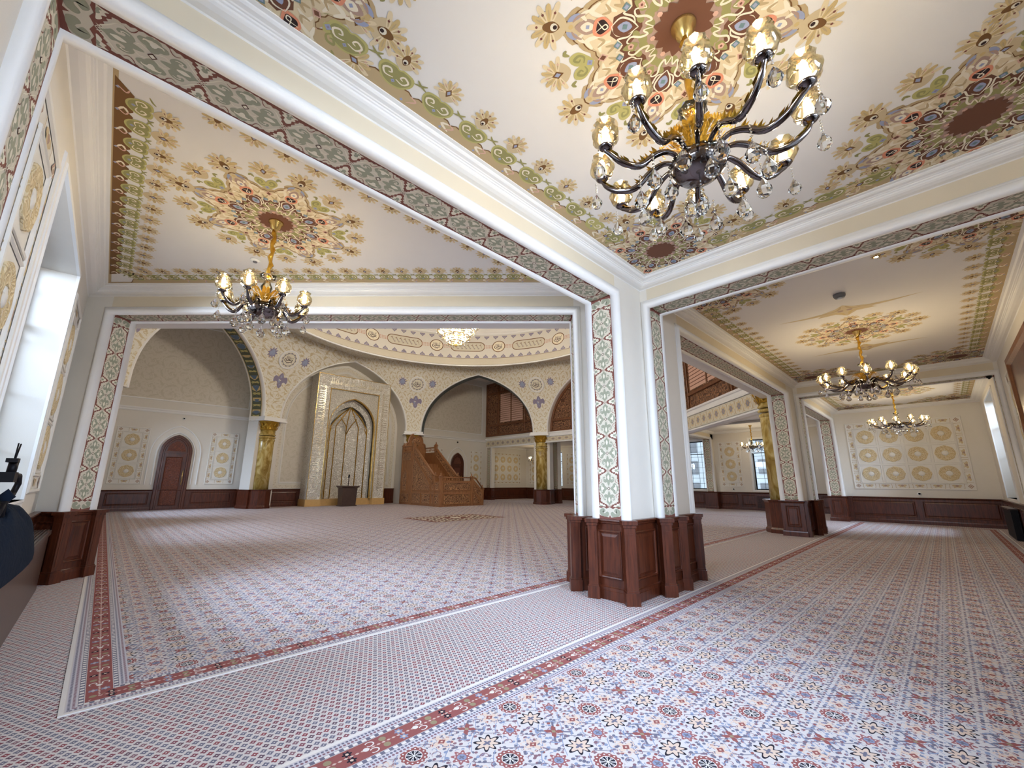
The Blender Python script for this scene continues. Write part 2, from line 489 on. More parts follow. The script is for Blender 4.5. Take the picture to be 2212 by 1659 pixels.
# paints of the hand painted ornament
for _n, _c in dict(p_cream=(214, 207, 190), p_cream2=(232, 226, 208), p_red=(128, 80, 70), p_green=(158, 160, 140), p_olive=(154, 150, 98),
                   p_brown=(112, 74, 56), p_dark=(78, 44, 34), p_tan=(190, 168, 130), p_tan2=(208, 190, 154), p_sand=(226, 210, 176), p_pale=(240, 230, 208),
                   p_coral=(224, 150, 120), p_blue=(158, 166, 194), p_teal=(112, 138, 142), p_ink=(50, 34, 34), p_mauve=(176, 150, 136), p_lime=(186, 180, 116),
                   p_rose=(216, 176, 158), p_purple=(146, 138, 162), p_gold=(206, 182, 130), p_grey=(150, 146, 150), p_line=(120, 86, 50)).items():
    M[_n] = plain('paint_' + _n[2:], _c, 0.75, vary=0.03)
M['deepteal'] = plain('dark_olive_paint', (92, 96, 78), 0.7)
M['slate'] = plain('slate_blue_paint', (98, 116, 136), 0.7)
M['pend_plain'] = plain('pale_plaster_band', (228, 220, 202), 0.75)
M['bulb2'] = emit_material('lit_globe_bulb', (255, 244, 226), 300.0)

# ---------------------------------------------------------------- mesh helpers
def V(*a): return Vector(a)

class MB:
    def __init__(s): s.v = []; s.f = []; s.m = []; s.sm = []; s.mats = []; s.cur = 0; s.uv = None
    def use(s, mat):
        if isinstance(mat, str): mat = M[mat]
        if mat not in s.mats: s.mats.append(mat)
        s.cur = s.mats.index(mat); return s
    def face(s, idx, smooth=False): s.f.append(tuple(idx)); s.m.append(s.cur); s.sm.append(smooth)
    def poly(s, pts, smooth=False):
        n = len(s.v); s.v += [tuple(p) for p in pts]; s.face(range(n, n + len(pts)), smooth)
    def box(s, x0, x1, y0, y1, z0, z1, T=None):
        n = len(s.v)
        P = [V(x, y, z) for z in (z0, z1) for x, y in ((x0, y0), (x1, y0), (x1, y1), (x0, y1))]
        if T: P = [T @ p for p in P]
        s.v += [tuple(p) for p in P]
        for q in ((3, 2, 1, 0), (4, 5, 6, 7), (0, 1, 5, 4), (1, 2, 6, 5), (2, 3, 7, 6), (3, 0, 4, 7)): s.face([n + k for k in q])
        return s
    def prism(s, poly, z0, z1, T=None, cap0=True, cap1=True):
        n = len(s.v); k = len(poly)
        P = [V(x, y, z) for z in (z0, z1) for x, y in poly]
        if T: P = [T @ p for p in P]
        s.v += [tuple(p) for p in P]
        for i in range(k):
            j = (i + 1) % k; s.face((n + i, n + j, n + k + j, n + k + i))
        if cap0: s.face([n + i for i in reversed(range(k))])
        if cap1: s.face([n + k + i for i in range(k)])
        return s
    def grid(s, rows, closed=False, smooth=True):
        n = len(s.v); c = len(rows[0])
        for r in rows: s.v += [tuple(p) for p in r]
        for i in range(len(rows) - 1):
            for j in range(c if closed else c - 1):
                k = (j + 1) % c
                s.face((n + i * c + j, n + i * c + k, n + (i + 1) * c + k, n + (i + 1) * c + j), smooth)
        return s
    def lathe(s, prof, c=(0, 0, 0), seg=24, T=None, smooth=True, ribs=0, ribamp=0.0):
        rows = []
        for r, z in prof:
            row = []
            for k in range(seg):
                a = 2 * pi * k / seg
                rr = r * (1 + ribamp * cos(ribs * a)) if ribs else r
                p = V(c[0] + rr * cos(a), c[1] + rr * sin(a), c[2] + z)
                row.append(T @ p if T else p)
            rows.append(row)
        s.grid(rows, True, smooth)
        n = len(s.v) - len(prof) * seg
        if prof[0][0] > 1e-5: s.face([n + k for k in reversed(range(seg))])
        if prof[-1][0] > 1e-5: s.face([n + (len(prof) - 1) * seg + k for k in range(seg)])
        return s
    def tube(s, path, rad, seg=8, smooth=True, flat=1.0):
        path = [Vector(p) for p in path]; rows = []
        if not isinstance(rad, (list, tuple)): rad = [rad] * len(path)
        up = None
        for i, p in enumerate(path):
            d = (path[min(i + 1, len(path) - 1)] - path[max(i - 1, 0)])
            if d.length < 1e-9: d = V(0, 0, 1)
            d.normalize()
            if up is None:
                up = V(0, 0, 1) if abs(d.z) < 0.9 else V(1, 0, 0)
            a = d.cross(up)
            if a.length < 1e-6: a = d.cross(V(0, 1, 0))
            a.normalize(); b = a.cross(d); up = b
            rows.append([p + a * (rad[i] * cos(2 * pi * k / seg)) + b * (rad[i] * flat * sin(2 * pi * k / seg)) for k in range(seg)])
        s.grid(rows, True, smooth)
        n = len(s.v) - len(path) * seg
        s.face([n + k for k in reversed(range(seg))]); s.face([n + (len(path) - 1) * seg + k for k in range(seg)])
        return s
    def sweep(s, path, prof, fr, closed=False, smooth=False):
        """Mitred moulding. path: 2D points in the frame; prof: (offset to the left of travel, height along the normal)."""
        o, u, v, n_ = fr
        k = len(path); rows = []
        for i in range(k):
            p = path[i]
            a = path[(i - 1) % k] if (closed or i > 0) else None
            b = path[(i + 1) % k] if (closed or i < k - 1) else None
            def nrm(q, r):
                dx, dy = r[0] - q[0], r[1] - q[1]; l = hypot(dx, dy) or 1e-9
                return (-dy / l, dx / l)
            if a is None: m = nrm(p, b)
            elif b is None: m = nrm(a, p)
            else:
                n1, n2 = nrm(a, p), nrm(p, b)
                mx, my = n1[0] + n2[0], n1[1] + n2[1]; q = mx * n1[0] + my * n1[1]
                if abs(q) < 0.15: q = 0.15
                m = (mx / q, my / q)
            rows.append([o + u * (p[0] + m[0] * d) + v * (p[1] + m[1] * d) + n_ * h for d, h in prof])
        if closed: rows.append(rows[0])
        s.grid(rows, False, smooth)
        return s
    def build(s, name, parent=None, kind=None, loc=None, recalc=False):
        me = bpy.data.meshes.new(name)
        vs = s.v if loc is None else [(x - loc[0], y - loc[1], z - loc[2]) for x, y, z in s.v]
        me.from_pydata(vs, [], s.f)
        for m in s.mats: me.materials.append(m)
        me.polygons.foreach_set('material_index', s.m)
        me.polygons.foreach_set('use_smooth', s.sm)
        if s.uv:
            ul = me.uv_layers.new(name='UVMap')
            k = 0
            for f in s.f:
                for i in f: ul.data[k].uv = s.uv[i]; k += 1
        me.update()
        if recalc:
            bm = bmesh.new(); bm.from_mesh(me); bmesh.ops.recalc_face_normals(bm, faces=bm.faces); bm.to_mesh(me); bm.free()
        o = bpy.data.objects.new(name, me); COL.objects.link(o)
        if loc is not None: o.location = loc
        if parent is not None:
            o.parent = parent
            if loc is None: o.matrix_parent_inverse = parent.matrix_basis.inverted()
        if kind: o['kind'] = kind
        return o

def tag(o, label, cat, group=None, kind=None):
    o['label'] = label; o['category'] = cat
    if group: o['group'] = group
    if kind: o['kind'] = kind
    return o
def thing(name, label, cat, loc=(0, 0, 0), rz=0.0, group=None):
    o = bpy.data.objects.new(name, None); COL.objects.link(o)
    o.empty_display_size = 0.1
    o.location = loc; o.rotation_euler = (0, 0, rz)
    return tag(o, label, cat, group)
def kids(o): return [c for c in bpy.data.objects if c.parent == o]
def copy_tree(o, parent=None, loc=None, rz=None):
    c = o.copy(); COL.objects.link(c)
    if parent is not None: c.parent = parent
    for ch in CH.get(o.name, []): copy_tree(ch, c)
    if loc is not None: c.location = loc
    if rz is not None: c.rotation_euler = (0, 0, rz)
    return c
CH = {}
def index_children():
    CH.clear()
    for o in bpy.data.objects:
        if o.parent is not None: CH.setdefault(o.parent.name, []).append(o)

def smooth_path(P, n=6, closed=False):
    k = len(P); out = []
    rng = range(k if closed else k - 1)
    for i in rng:
        p0 = P[(i - 1) % k] if (closed or i > 0) else P[i]
        p1 = P[i]; p2 = P[(i + 1) % k]
        p3 = P[(i + 2) % k] if (closed or i + 2 < k) else P[(i + 1) % k]
        for t in range(n):
            t = t / n; q = []
            for a, b, c, d in zip(p0, p1, p2, p3):
                q.append(0.5 * (2 * b + (c - a) * t + (2 * a - 5 * b + 4 * c - d) * t * t + (3 * b - a - 3 * c + d) * t ** 3))
            out.append(tuple(q))
    if not closed: out.append(tuple(P[-1]))
    return out

class Decal:
    """Flat painted shapes stacked a fraction of a millimetre apart; fn(x, y, height) -> world point."""
    def __init__(s, fn, eps=0.0007): s.mb = MB(); s.fn = fn; s.eps = eps; s.n = 0
    def tick(s):
        """a hair of extra height, so that no two overlapping shapes share one plane"""
        s.n += 1; return (s.n % 41) * 1.2e-5
    def poly(s, pts, mat, layer=1, xf=None):
        if xf: pts = [xf(p) for p in pts]
        e = s.eps * layer + s.tick(); s.mb.use(mat); s.mb.poly([s.fn(x, y, e) for x, y in pts])
    def blob(s, pts, mat, layer=1, n=4, xf=None):
        s.poly(smooth_path(pts, n, True), mat, layer, xf)
    def line(s, pts, w, mat, layer=2, n=5, xf=None, taper=True, closed=False):
        P = smooth_path(pts, n, closed)
        if closed: P.append(P[0])
        L, R_ = [], []
        for i, p in enumerate(P):
            a = P[max(i - 1, 0)]; b = P[min(i + 1, len(P) - 1)]
            if closed and i in (0, len(P) - 1): a = P[-2]; b = P[1]
            dx, dy = b[0] - a[0], b[1] - a[1]; l = hypot(dx, dy) or 1
            t = i / (len(P) - 1)
            ww = w * 0.5 * ((0.35 + 0.65 * sin(pi * min(1, max(0, t)))) if taper and not closed else 1)
            L.append((p[0] - dy / l * ww, p[1] + dx / l * ww)); R_.append((p[0] + dy / l * ww, p[1] - dx / l * ww))
        s.mb.use(mat); e0 = s.eps * layer + s.tick()
        for i in range(len(P) - 1):
            e = e0 + i * 1.0e-6
            q = [L[i], L[i + 1], R_[i + 1], R_[i]]
            if xf: q = [xf(k) for k in q]
            q = [s.fn(x, y, e) for x, y in q]
            s.mb.poly(q[:3]); s.mb.poly([q[0], q[2], q[3]])
    def disc(s, c, r, mat, layer=1, n=16, ry=None, xf=None, lob=0, amp=0.0, rot=0.0):
        ry = ry or r
        s.poly([(c[0] + r * (1 + amp * cos(lob * (2 * pi * k / n))) * cos(2 * pi * k / n + rot), c[1] + ry * (1 + amp * cos(lob * (2 * pi * k / n))) * sin(2 * pi * k / n + rot)) for k in range(n)], mat, layer, xf)
    def cols(s, cx, cy, hw, half, mat, layer=1, n=14, ys=1.0):
        """Shape symmetrical about its centre line laid as narrow columns so that it hugs a curved wall."""
        s.mb.use(mat)
        X = [cx - hw * cos(pi * i / n) for i in range(n + 1)]; H = [half(x - cx) for x in X]
        for i in range(n):
            if H[i] + H[i + 1] < 1e-6: continue
            s.mb.poly([s.fn(a, b, s.eps * layer) for a, b in ((X[i], cy - H[i] * ys), (X[i + 1], cy - H[i + 1] * ys), (X[i + 1], cy + H[i + 1] * ys), (X[i], cy + H[i] * ys))])
    def build(s, name, parent=None): return s.mb.build(name, parent)

def plane_fn(o, u, v, n):
    return lambda x, y, h: o + u * x + v * y + n * h

# ---------------------------------------------------------------- painted cartouche band of soffits and jambs
def band_tile(D, vc, hw, hl, L0=1):
    """One cartouche centred at (0, vc): green palmettes round a diamond, red crossings at both ends."""
    def mk(sx, sy): return lambda p: (p[0] * hw * sx, vc + p[1] * hl * sy)
    for sx in (1, -1):
        for sy in (1, -1):
            X = mk(sx, sy)
            # red ground of the crossing and the serrated edge
            D.poly([(0, 0.985), (0.12, 0.90), (0.20, 0.94), (0.30, 0.86), (0.40, 0.88), (0.52, 0.80), (0.60, 0.83), (0.70, 0.74), (0.80, 0.74), (0.83, 0.64), (0.78, 0.58), (0.86, 0.50),
                    (0.82, 0.42), (0.90, 0.34), (0.86, 0.27), (0.93, 0.20), (0.90, 0.10), (0.95, 0.0), (1.0, 0.0), (1.0, 1.0), (0, 1.0)], 'p_red', L0, X)
            # cream side bud inside the red
            D.blob([(0.34, 1.0), (0.48, 0.90), (0.62, 0.91), (0.70, 0.82), (0.80, 0.86), (0.90, 0.78), (0.93, 0.90), (0.99, 0.99), (0.99, 1.0), (0.6, 1.0)], 'p_cream2', L0 + 1, 3, X)
            D.blob([(0.62, 1.0), (0.70, 0.93), (0.80, 0.95), (0.86, 0.90), (0.92, 0.97), (0.80, 1.0)], 'p_green', L0 + 2, 3, X)
            # upper palmette
            D.blob([(0.0, 0.18), (0.10, 0.26), (0.14, 0.36), (0.28, 0.32), (0.46, 0.38), (0.54, 0.50), (0.50, 0.62), (0.38, 0.66), (0.30, 0.62), (0.36, 0.56), (0.34, 0.50), (0.24, 0.52), (0.20, 0.64), (0.26, 0.74), (0.18, 0.80), (0.08, 0.86), (0.0, 0.90)], 'p_green', L0, 4, X)
            D.blob([(0.0, 0.48), (0.07, 0.54), (0.10, 0.64), (0.05, 0.72), (0.0, 0.76)], 'p_cream2', L0 + 1, 3, X)
            D.line([(0.40, 0.42), (0.45, 0.50), (0.41, 0.58), (0.36, 0.56)], 0.035, 'p_cream2', L0 + 2, 3, X)
            # side palmette
            D.blob([(0.20, 0.0), (0.26, 0.10), (0.36, 0.14), (0.40, 0.22), (0.54, 0.30), (0.68, 0.26), (0.74, 0.16), (0.84, 0.12), (0.86, 0.0)], 'p_green', L0, 4, X)
            D.blob([(0.44, 0.0), (0.50, 0.06), (0.58, 0.08), (0.62, 0.16), (0.56, 0.20), (0.66, 0.19), (0.70, 0.10), (0.72, 0.0)], 'p_cream2', L0 + 1, 3, X)
            D.line([(0.18, 0.06), (0.30, 0.22), (0.22, 0.30)], 0.03, 'p_cream2', L0 + 2, 3, X)
            # crossing ribbons
            D.line([(0.0, 1.02), (0.22, 0.90), (0.42, 0.78), (0.66, 0.66), (0.72, 0.52)], 0.035, 'p_cream2', L0 + 3, 4, X)
            D.line([(0.05, 0.88), (0.16, 1.0)], 0.03, 'p_cream2', L0 + 3, 2, X)
            D.line([(0.72, 0.52), (0.62, 0.42), (0.70, 0.34), (0.90, 0.28)], 0.03, 'p_red', L0 + 3, 4, X)
    X = mk(1, 1)
    D.poly([(0, 0.10), (0.16, 0), (0, -0.10), (-0.16, 0)], 'p_dark', L0 + 4, X)
    D.poly([(0, 0.065), (0.10, 0), (0, -0.065), (-0.10, 0)], 'p_cream2', L0 + 5, X)

def painted_band(name, o, u, v, n, width, length, parent=None, tile=0.53, ends=True):
    """u across (centred), v along from 0 to length, n outward."""
    D = Decal(plane_fn(o, u, v, n))
    hw = width / 2
    D.poly([(-hw, 0), (hw, 0), (hw, length), (-hw, length)], 'p_cream', 0.5)
    e = 0.17 if ends else 0.0
    k = max(1, round((length - 2 * e) / tile)); hl = (length - 2 * e) / k / 2
    for i in range(k): band_tile(D, e + hl * (2 * i + 1), hw, hl)
    if ends:
        for s0, sg in ((0, 1), (length, -1)):
            def X(p, s0=s0, sg=sg): return (p[0] * hw, s0 + sg * p[1] * e)
            D.poly([(-1, 0), (1, 0), (1, 0.35), (0.9, 0.25), (0.1, 0.12), (0, 0.3), (-0.1, 0.12), (-0.9, 0.25), (-1, 0.35)], 'p_red', 1, X)
            for q in (1, -1):
                def Y(p, q=q, X=X): return X((p[0] * q, p[1]))
                D.blob([(0.08, 0.45), (0.2, 0.2), (0.55, 0.18), (0.9, 0.35), (0.92, 0.7), (0.6, 0.85), (0.4, 0.65), (0.6, 0.5), (0.7, 0.6), (0.5, 0.42), (0.25, 0.6)], 'p_green', 2, 3, Y)
                D.poly([(0, 0.95), (0.3, 0.82), (0.55, 0.95), (0.8, 0.85), (1, 0.9), (1, 1), (0, 1)], 'p_red', 2, Y)
    return D.build(name, parent)

# ---------------------------------------------------------------- ceiling medallion
def star_medallion(D, c, R=1.0, rot=0.0, simple=False):
    def P(a, r): return (c[0] + R * r * cos(a + rot), c[1] + R * r * sin(a + rot))
    def sec(k, sgn):
        base = k * pi / 4
        return lambda p: P(base + sgn * p[0] * pi / 8, p[1])      # p = (0 at the tip axis .. 1 at the notch axis, radius)
    # outline given from tip axis (0) to notch axis (1)
    half = [(0, 0.915), (0.10, 0.905), (0.20, 0.86), (0.34, 0.83), (0.42, 0.80), (0.40, 0.76), (0.50, 0.745), (0.62, 0.715), (0.74, 0.665), (0.86, 0.665), (1.0, 0.645)]
    def ring(hf, sc=1.0, off=0.0):
        out = []
        for k in range(8):
            for a, r in reversed(hf[1:]): out.append(P(k * pi / 4 - a * pi / 8, r * sc + off))
            for a, r in hf[:-1]: out.append(P(k * pi / 4 + a * pi / 8, r * sc + off))
        return out
    D.poly(ring(half, 1.0, 0.012), 'p_tan', 1)
    D.poly(ring(half, 0.965), 'p_line', 2)
    D.poly(ring(half, 0.95), 'p_tan2', 3)
    D.poly(ring([(0, 0.80), (0.2, 0.74), (0.45, 0.70), (0.7, 0.63), (1, 0.585)]), 'p_sand', 4)
    D.poly(ring([(0, 0.52), (0.3, 0.53), (0.55, 0.47), (0.8, 0.43), (1.0, 0.46)]), 'p_brown', 5)
    D.poly(ring([(0, 0.30), (0.4, 0.32), (0.7, 0.36), (1.0, 0.40)]), 'p_mauve', 6)
    rnd = random.Random(7)
    for k in range(8):
        for sg in (1, -1):
            S = sec(k, sg)
            # pale acanthus strokes between tip and notch
            for a0, r0, a1, r1, a2, r2, w, mt in ((0.28, 0.60, 0.36, 0.70, 0.62, 0.66, 0.035, 'p_pale'), (0.50, 0.52, 0.56, 0.60, 0.80, 0.60, 0.03, 'p_pale'), (0.15, 0.72, 0.28, 0.76, 0.42, 0.70, 0.03, 'p_pale'),
                                                  (0.66, 0.56, 0.72, 0.50, 0.92, 0.55, 0.025, 'p_tan'), (0.34, 0.62, 0.46, 0.57, 0.62, 0.62, 0.022, 'p_tan'), (0.10, 0.82, 0.22, 0.79, 0.30, 0.74, 0.02, 'p_mauve')):
                D.line([S((a0, r0)), S((a1, r1)), S((a2, r2))], w * R, mt, 6, 4)
            D.blob([S((0.14, 0.80)), S((0.10, 0.86)), S((0.22, 0.84)), S((0.30, 0.79)), S((0.22, 0.77))], 'p_blue', 5, 3)
            # olive leaves round the heart
            for a, r, q in ((0.25, 0.245, 0.036), (0.78, 0.285, 0.042), (0.42, 0.335, 0.034), (0.97, 0.37, 0.04)):
                if not (a > 0.9 and sg < 0): D.disc(S((a, r)), q * R, 'p_olive', 8, 10, q * 0.75 * R)
            D.line([S((0.0, 0.21)), S((0.22, 0.285)), S((0.5, 0.25)), S((0.62, 0.30)), S((0.5, 0.37)), S((0.75, 0.40)), S((1.0, 0.33))], 0.016 * R, 'p_pale', 9, 4)
            D.line([S((0.15, 0.36)), S((0.45, 0.39)), S((0.5, 0.47)), S((0.8, 0.44)), S((1.0, 0.49))], 0.015 * R, 'p_pale', 9, 4)
            D.line([S((0.0, 0.33)), S((0.3, 0.40)), S((0.32, 0.48)), S((0.0, 0.53))], 0.014 * R, 'p_pale', 9, 4)
            D.line([S((0.0, 0.345)), S((0.26, 0.41)), S((0.28, 0.475)), S((0.1, 0.51))], 0.012 * R, 'p_teal', 8, 4)
            # blue squares either side of the notch axis
            cc = S((0.72, 0.47))
            D.disc(cc, 0.032 * R, 'p_teal', 10, 4, rot=0.5); D.disc(cc, 0.018 * R, 'p_blue', 11, 4, rot=0.5)
            # outer olive scrolls beyond the notch
            D.blob([S((1.0, 0.66)), S((0.72, 0.72)), S((0.62, 0.78)), S((0.70, 0.84)), S((0.86, 0.84)), S((1.0, 0.78))], 'p_lime', 1.5, 4)
            D.line([S((0.95, 0.74)), S((0.80, 0.73)), S((0.72, 0.77)), S((0.80, 0.81)), S((0.88, 0.78)), S((0.82, 0.76))], 0.022 * R, 'p_olive', 2.5, 4)
            D.line([S((0.66, 0.84)), S((0.60, 0.88)), S((0.52, 0.86))], 0.03 * R, 'p_olive', 2, 3)
        T0 = sec(k, 1)
        b = k * pi / 4
        # tip axis: small flower, coral ogee, blue cartouche
        D.disc(P(b, 0.83), 0.018 * R, 'p_gold', 6, 8)
        D.blob([P(b - 0.075, 0.72), P(b, 0.80), P(b + 0.075, 0.72), P(b + 0.05, 0.64), P(b, 0.62), P(b - 0.05, 0.64)], 'p_mauve', 6, 4)
        D.blob([P(b - 0.05, 0.71), P(b, 0.76), P(b + 0.05, 0.71), P(b, 0.65)], 'p_pale', 7, 3)
        D.disc(P(b, 0.705), 0.018 * R, 'p_blue', 8, 4)
        D.blob([P(b - 0.115, 0.60), P(b - 0.08, 0.655), P(b, 0.665), P(b + 0.08, 0.655), P(b + 0.115, 0.60), P(b + 0.07, 0.545), P(b, 0.515), P(b - 0.07, 0.545)], 'p_coral', 8, 4)
        D.blob([P(b - 0.085, 0.60), P(b - 0.05, 0.635), P(b + 0.05, 0.635), P(b + 0.085, 0.60), P(b + 0.04, 0.56), P(b, 0.545), P(b - 0.04, 0.56)], 'p_ink', 9, 4)
        D.line([P(b - 0.06, 0.64), P(b, 0.60), P(b + 0.03, 0.575), P(b, 0.555), P(b - 0.03, 0.575), P(b, 0.60), P(b + 0.06, 0.64)], 0.010 * R, 'p_pale', 10, 4)
        D.blob([P(b - 0.16, 0.43), P(b - 0.10, 0.50), P(b, 0.515), P(b + 0.10, 0.50), P(b + 0.16, 0.43), P(b + 0.08, 0.37), P(b, 0.345), P(b - 0.08, 0.37)], 'p_brown', 9, 4)
        D.blob([P(b - 0.09, 0.43), P(b, 0.485), P(b + 0.09, 0.43), P(b, 0.375)], 'p_blue', 10, 3)
        D.disc(P(b, 0.43), 0.024 * R, 'p_teal', 11, 4)
        # palmette beyond the tip, dark eye
        palmette(D, P(b, 0.985), b + rot, R * 0.135, True)
        n = b + pi / 8
        palmette(D, P(n, 0.965), n + rot, R * 0.12, False)
        D.disc(P(n, 0.695), 0.028 * R, 'p_blue', 3, 4); D.disc(P(n, 0.695), 0.012 * R, 'p_purple', 4, 4)
        D.poly([P(n - 0.055, 0.59), P(n, 0.632), P(n + 0.055, 0.59), P(n, 0.548)], 'p_rose', 9); D.poly([P(n - 0.036, 0.59), P(n, 0.617), P(n + 0.036, 0.59), P(n, 0.563)], 'p_brown', 10)
        D.blob([P(n - 0.09, 0.37), P(n, 0.44), P(n + 0.09, 0.37), P(n, 0.32)], 'p_olive', 9, 3)
        D.disc(P(n, 0.375), 0.026 * R, 'p_rose', 10, 5); D.disc(P(n, 0.375), 0.010 * R, 'p_red', 11, 5)
        D.disc(P(n, 0.215), 0.020 * R, 'p_rose', 13, 6)
    # heart
    D.poly([P(2 * pi * i / 64, 0.20 + 0.022 * cos(16 * 2 * pi * i / 64) ) for i in range(64)], 'p_brown', 12)

def palmette(D, c, ang, r, eye):
    ca, sa = cos(ang), sin(ang)
    def X(p): return (c[0] + r * (p[0] * ca - p[1] * sa), c[1] + r * (p[0] * sa + p[1] * ca))
    n = 9
    D.blob([(-0.95, 0.0), (-0.6, -0.62), (0.0, -0.85), (0.55, -0.62), (0.86, 0), (0.55, 0.62), (0.0, 0.85), (-0.6, 0.62)], 'p_tan2', 2, 3, X)
    for i in range(n):
        a = (i - (n - 1) / 2) * 0.47; L_ = 1.12 if i % 2 == 0 else 1.0
        tip = (L_ * cos(a) * 0.98, L_ * sin(a)); hook = (L_ * 1.06 * cos(a) - 0.06 * abs(sin(a)), L_ * 1.02 * sin(a) + (0.13 if a > 0 else -0.13))
        D.line([(0.15 * cos(a), 0.15 * sin(a)), (0.62 * cos(a), 0.64 * sin(a)), tip, hook], 0.30, 'p_gold' if i % 2 else 'p_sand', 2.5, 3, X)
        D.line([(0.40 * cos(a), 0.40 * sin(a)), (0.88 * cos(a), 0.88 * sin(a))], 0.10, 'p_tan', 3, 2, X)
        if i % 2 == 0: D.disc(X((0.74 * cos(a), 0.74 * sin(a))), r * 0.075, 'p_red' if eye else 'p_rose', 4, 6)
    if eye:
        D.blob([(-0.55, 0), (-0.15, -0.30), (0.30, -0.18), (0.42, 0), (0.30, 0.18), (-0.15, 0.30)], 'p_line', 4, 3, X)
        D.disc(X((-0.22, 0)), r * 0.21, 'p_cream2', 5, 10); D.disc(X((-0.28, 0)), r * 0.12, 'p_ink', 6, 8)
    else:
        D.poly([(-0.45, 0), (0, -0.28), (0.40, 0), (0, 0.28)], 'p_line', 4, X); D.poly([(-0.25, 0), (0, -0.16), (0.22, 0), (0, 0.16)], 'p_blue', 5, X)

def ceiling_border(D, p0, p1, pitch=0.41, skip=1.0):
    """Lobed border along the wall p0->p1 (interior to the left of travel)."""
    d = V(p1[0] - p0[0], p1[1] - p0[1], 0); L = d.length; d /= L; n = V(-d.y, d.x, 0)
    def X(p): return (p0[0] + d.x * p[0] + n.x * p[1], p0[1] + d.y * p[0] + n.y * p[1])
    k = max(1, int((L - 2 * skip) / pitch)); s0 = (L - k * pitch) / 2
    D.poly([(0, 0), (L, 0), (L, 0.035), (0, 0.035)], 'p_tan', 1, X)
    top = [(s0 - 0.12, 0.0)]
    for i in range(k):
        x = s0 + pitch * i
        top += [(x, 0.10), (x + pitch * 0.12, 0.13), (x + pitch * 0.5, 0.115), (x + pitch * 0.88, 0.13)]
    top += [(s0 + k * pitch, 0.10), (s0 + k * pitch + 0.12, 0.0)]
    D.poly([(a, b + 0.012) for a, b in top], 'p_line', 1.2, X); D.poly(top, 'p_tan', 1.6, X)
    for i in range(k):
        x = s0 + pitch * (i + 0.5)
        def Y(p, x=x): return X((x + p[0] * min(1.32, pitch / 0.31), 0.02 + (p[1] - 0.02) * 1.12))
        D.line([(-0.17, 0.03), (-0.10, 0.07), (-0.16, 0.10)], 0.022, 'p_pale', 2, 4, Y)
        D.line([(0.17, 0.03), (0.12, 0.08), (0.17, 0.10)], 0.014, 'p_rose', 2, 4, Y)
        D.disc(Y((pitch * 0.5, 0.03)), 0.016, 'p_blue', 2, 4)
        D.blob([(-0.115, 0.17), (-0.10, 0.235), (-0.03, 0.25), (0.0, 0.235), (0.03, 0.25), (0.10, 0.235), (0.115, 0.17), (0.07, 0.10), (0.0, 0.075), (-0.07, 0.10)], 'p_lime', 2.4, 4, Y)
        D.blob([(-0.10, 0.17), (-0.085, 0.22), (-0.03, 0.235), (0.0, 0.225), (0.03, 0.235), (0.085, 0.22), (0.10, 0.17), (0.06, 0.11), (0.0, 0.09), (-0.06, 0.11)], 'p_olive', 3, 4, Y)
        for q in (-1, 1):
            D.line([(0.01 * q, 0.15), (0.06 * q, 0.14), (0.085 * q, 0.18), (0.05 * q, 0.205), (0.03 * q, 0.18), (0.05 * q, 0.17)], 0.014, 'p_pale', 4, 3, Y)
            D.line([(0.12 * q, 0.26), (0.15 * q, 0.235), (0.20 * q, 0.215)], 0.016, 'p_olive', 3, 3, Y)
        D.disc(Y((0, 0.125)), 0.018, 'p_blue', 4, 4); D.disc(Y((0, 0.125)), 0.007, 'p_purple', 5, 4)
        palmette(D, Y((0, 0.335)), atan2(n.y, n.x), 0.105, i % 2 == 0)

# ================================================================ the building
ZC, ZS, ZW, ZK = 4.86, 4.41, 1.05, 4.73      # ceiling, opening soffit, wainscot top, cornice foot
X3, Z3, Y3 = V(1, 0, 0), V(0, 0, 1), V(0, 1, 0)
OCT = V(11.4, 15.65, 0); AP = 11.75; HS = AP * math.tan(pi / 8)
HFR = (V(0, 0, 0), X3, Y3, Z3)

def struct(o): o['kind'] = 'structure'; return o

# ---- floor and carpets
mb = MB().use('aisle')
mb.box(-1.3, 31, -2.2, 29.6, -0.3, 0.0)
floor = struct(mb.build('floor'))

def ring_strip(outer, w, mb, z):
    """Border strip of width w inside a ccw polygon; UV = metres along, metres across."""
    k = len(outer); mb.uv = mb.uv or []
    mit = []
    for i in range(k):
        a, p, b = outer[i - 1], outer[i], outer[(i + 1) % k]
        def nr(q, r):
            dx, dy = r[0] - q[0], r[1] - q[1]; l = hypot(dx, dy); return (-dy / l, dx / l)
        n1, n2 = nr(a, p), nr(p, b); mx, my = n1[0] + n2[0], n1[1] + n2[1]; q = mx * n1[0] + my * n1[1]
        mit.append((p[0] + mx / q * w, p[1] + my / q * w))
    for i in range(k):
        j = (i + 1) % k
        p, q, r, s_ = outer[i], outer[j], mit[j], mit[i]
        L = hypot(q[0] - p[0], q[1] - p[1]); d = ((q[0] - p[0]) / L, (q[1] - p[1]) / L)
        def al(t): return (t[0] - p[0]) * d[0] + (t[1] - p[1]) * d[1]
        mb.poly([(p[0], p[1], z), (q[0], q[1], z), (r[0], r[1], z), (s_[0], s_[1], z)])
        mb.uv += [(0, 0), (L, 0), (al(r), w), (al(s_), w)]
    return mit

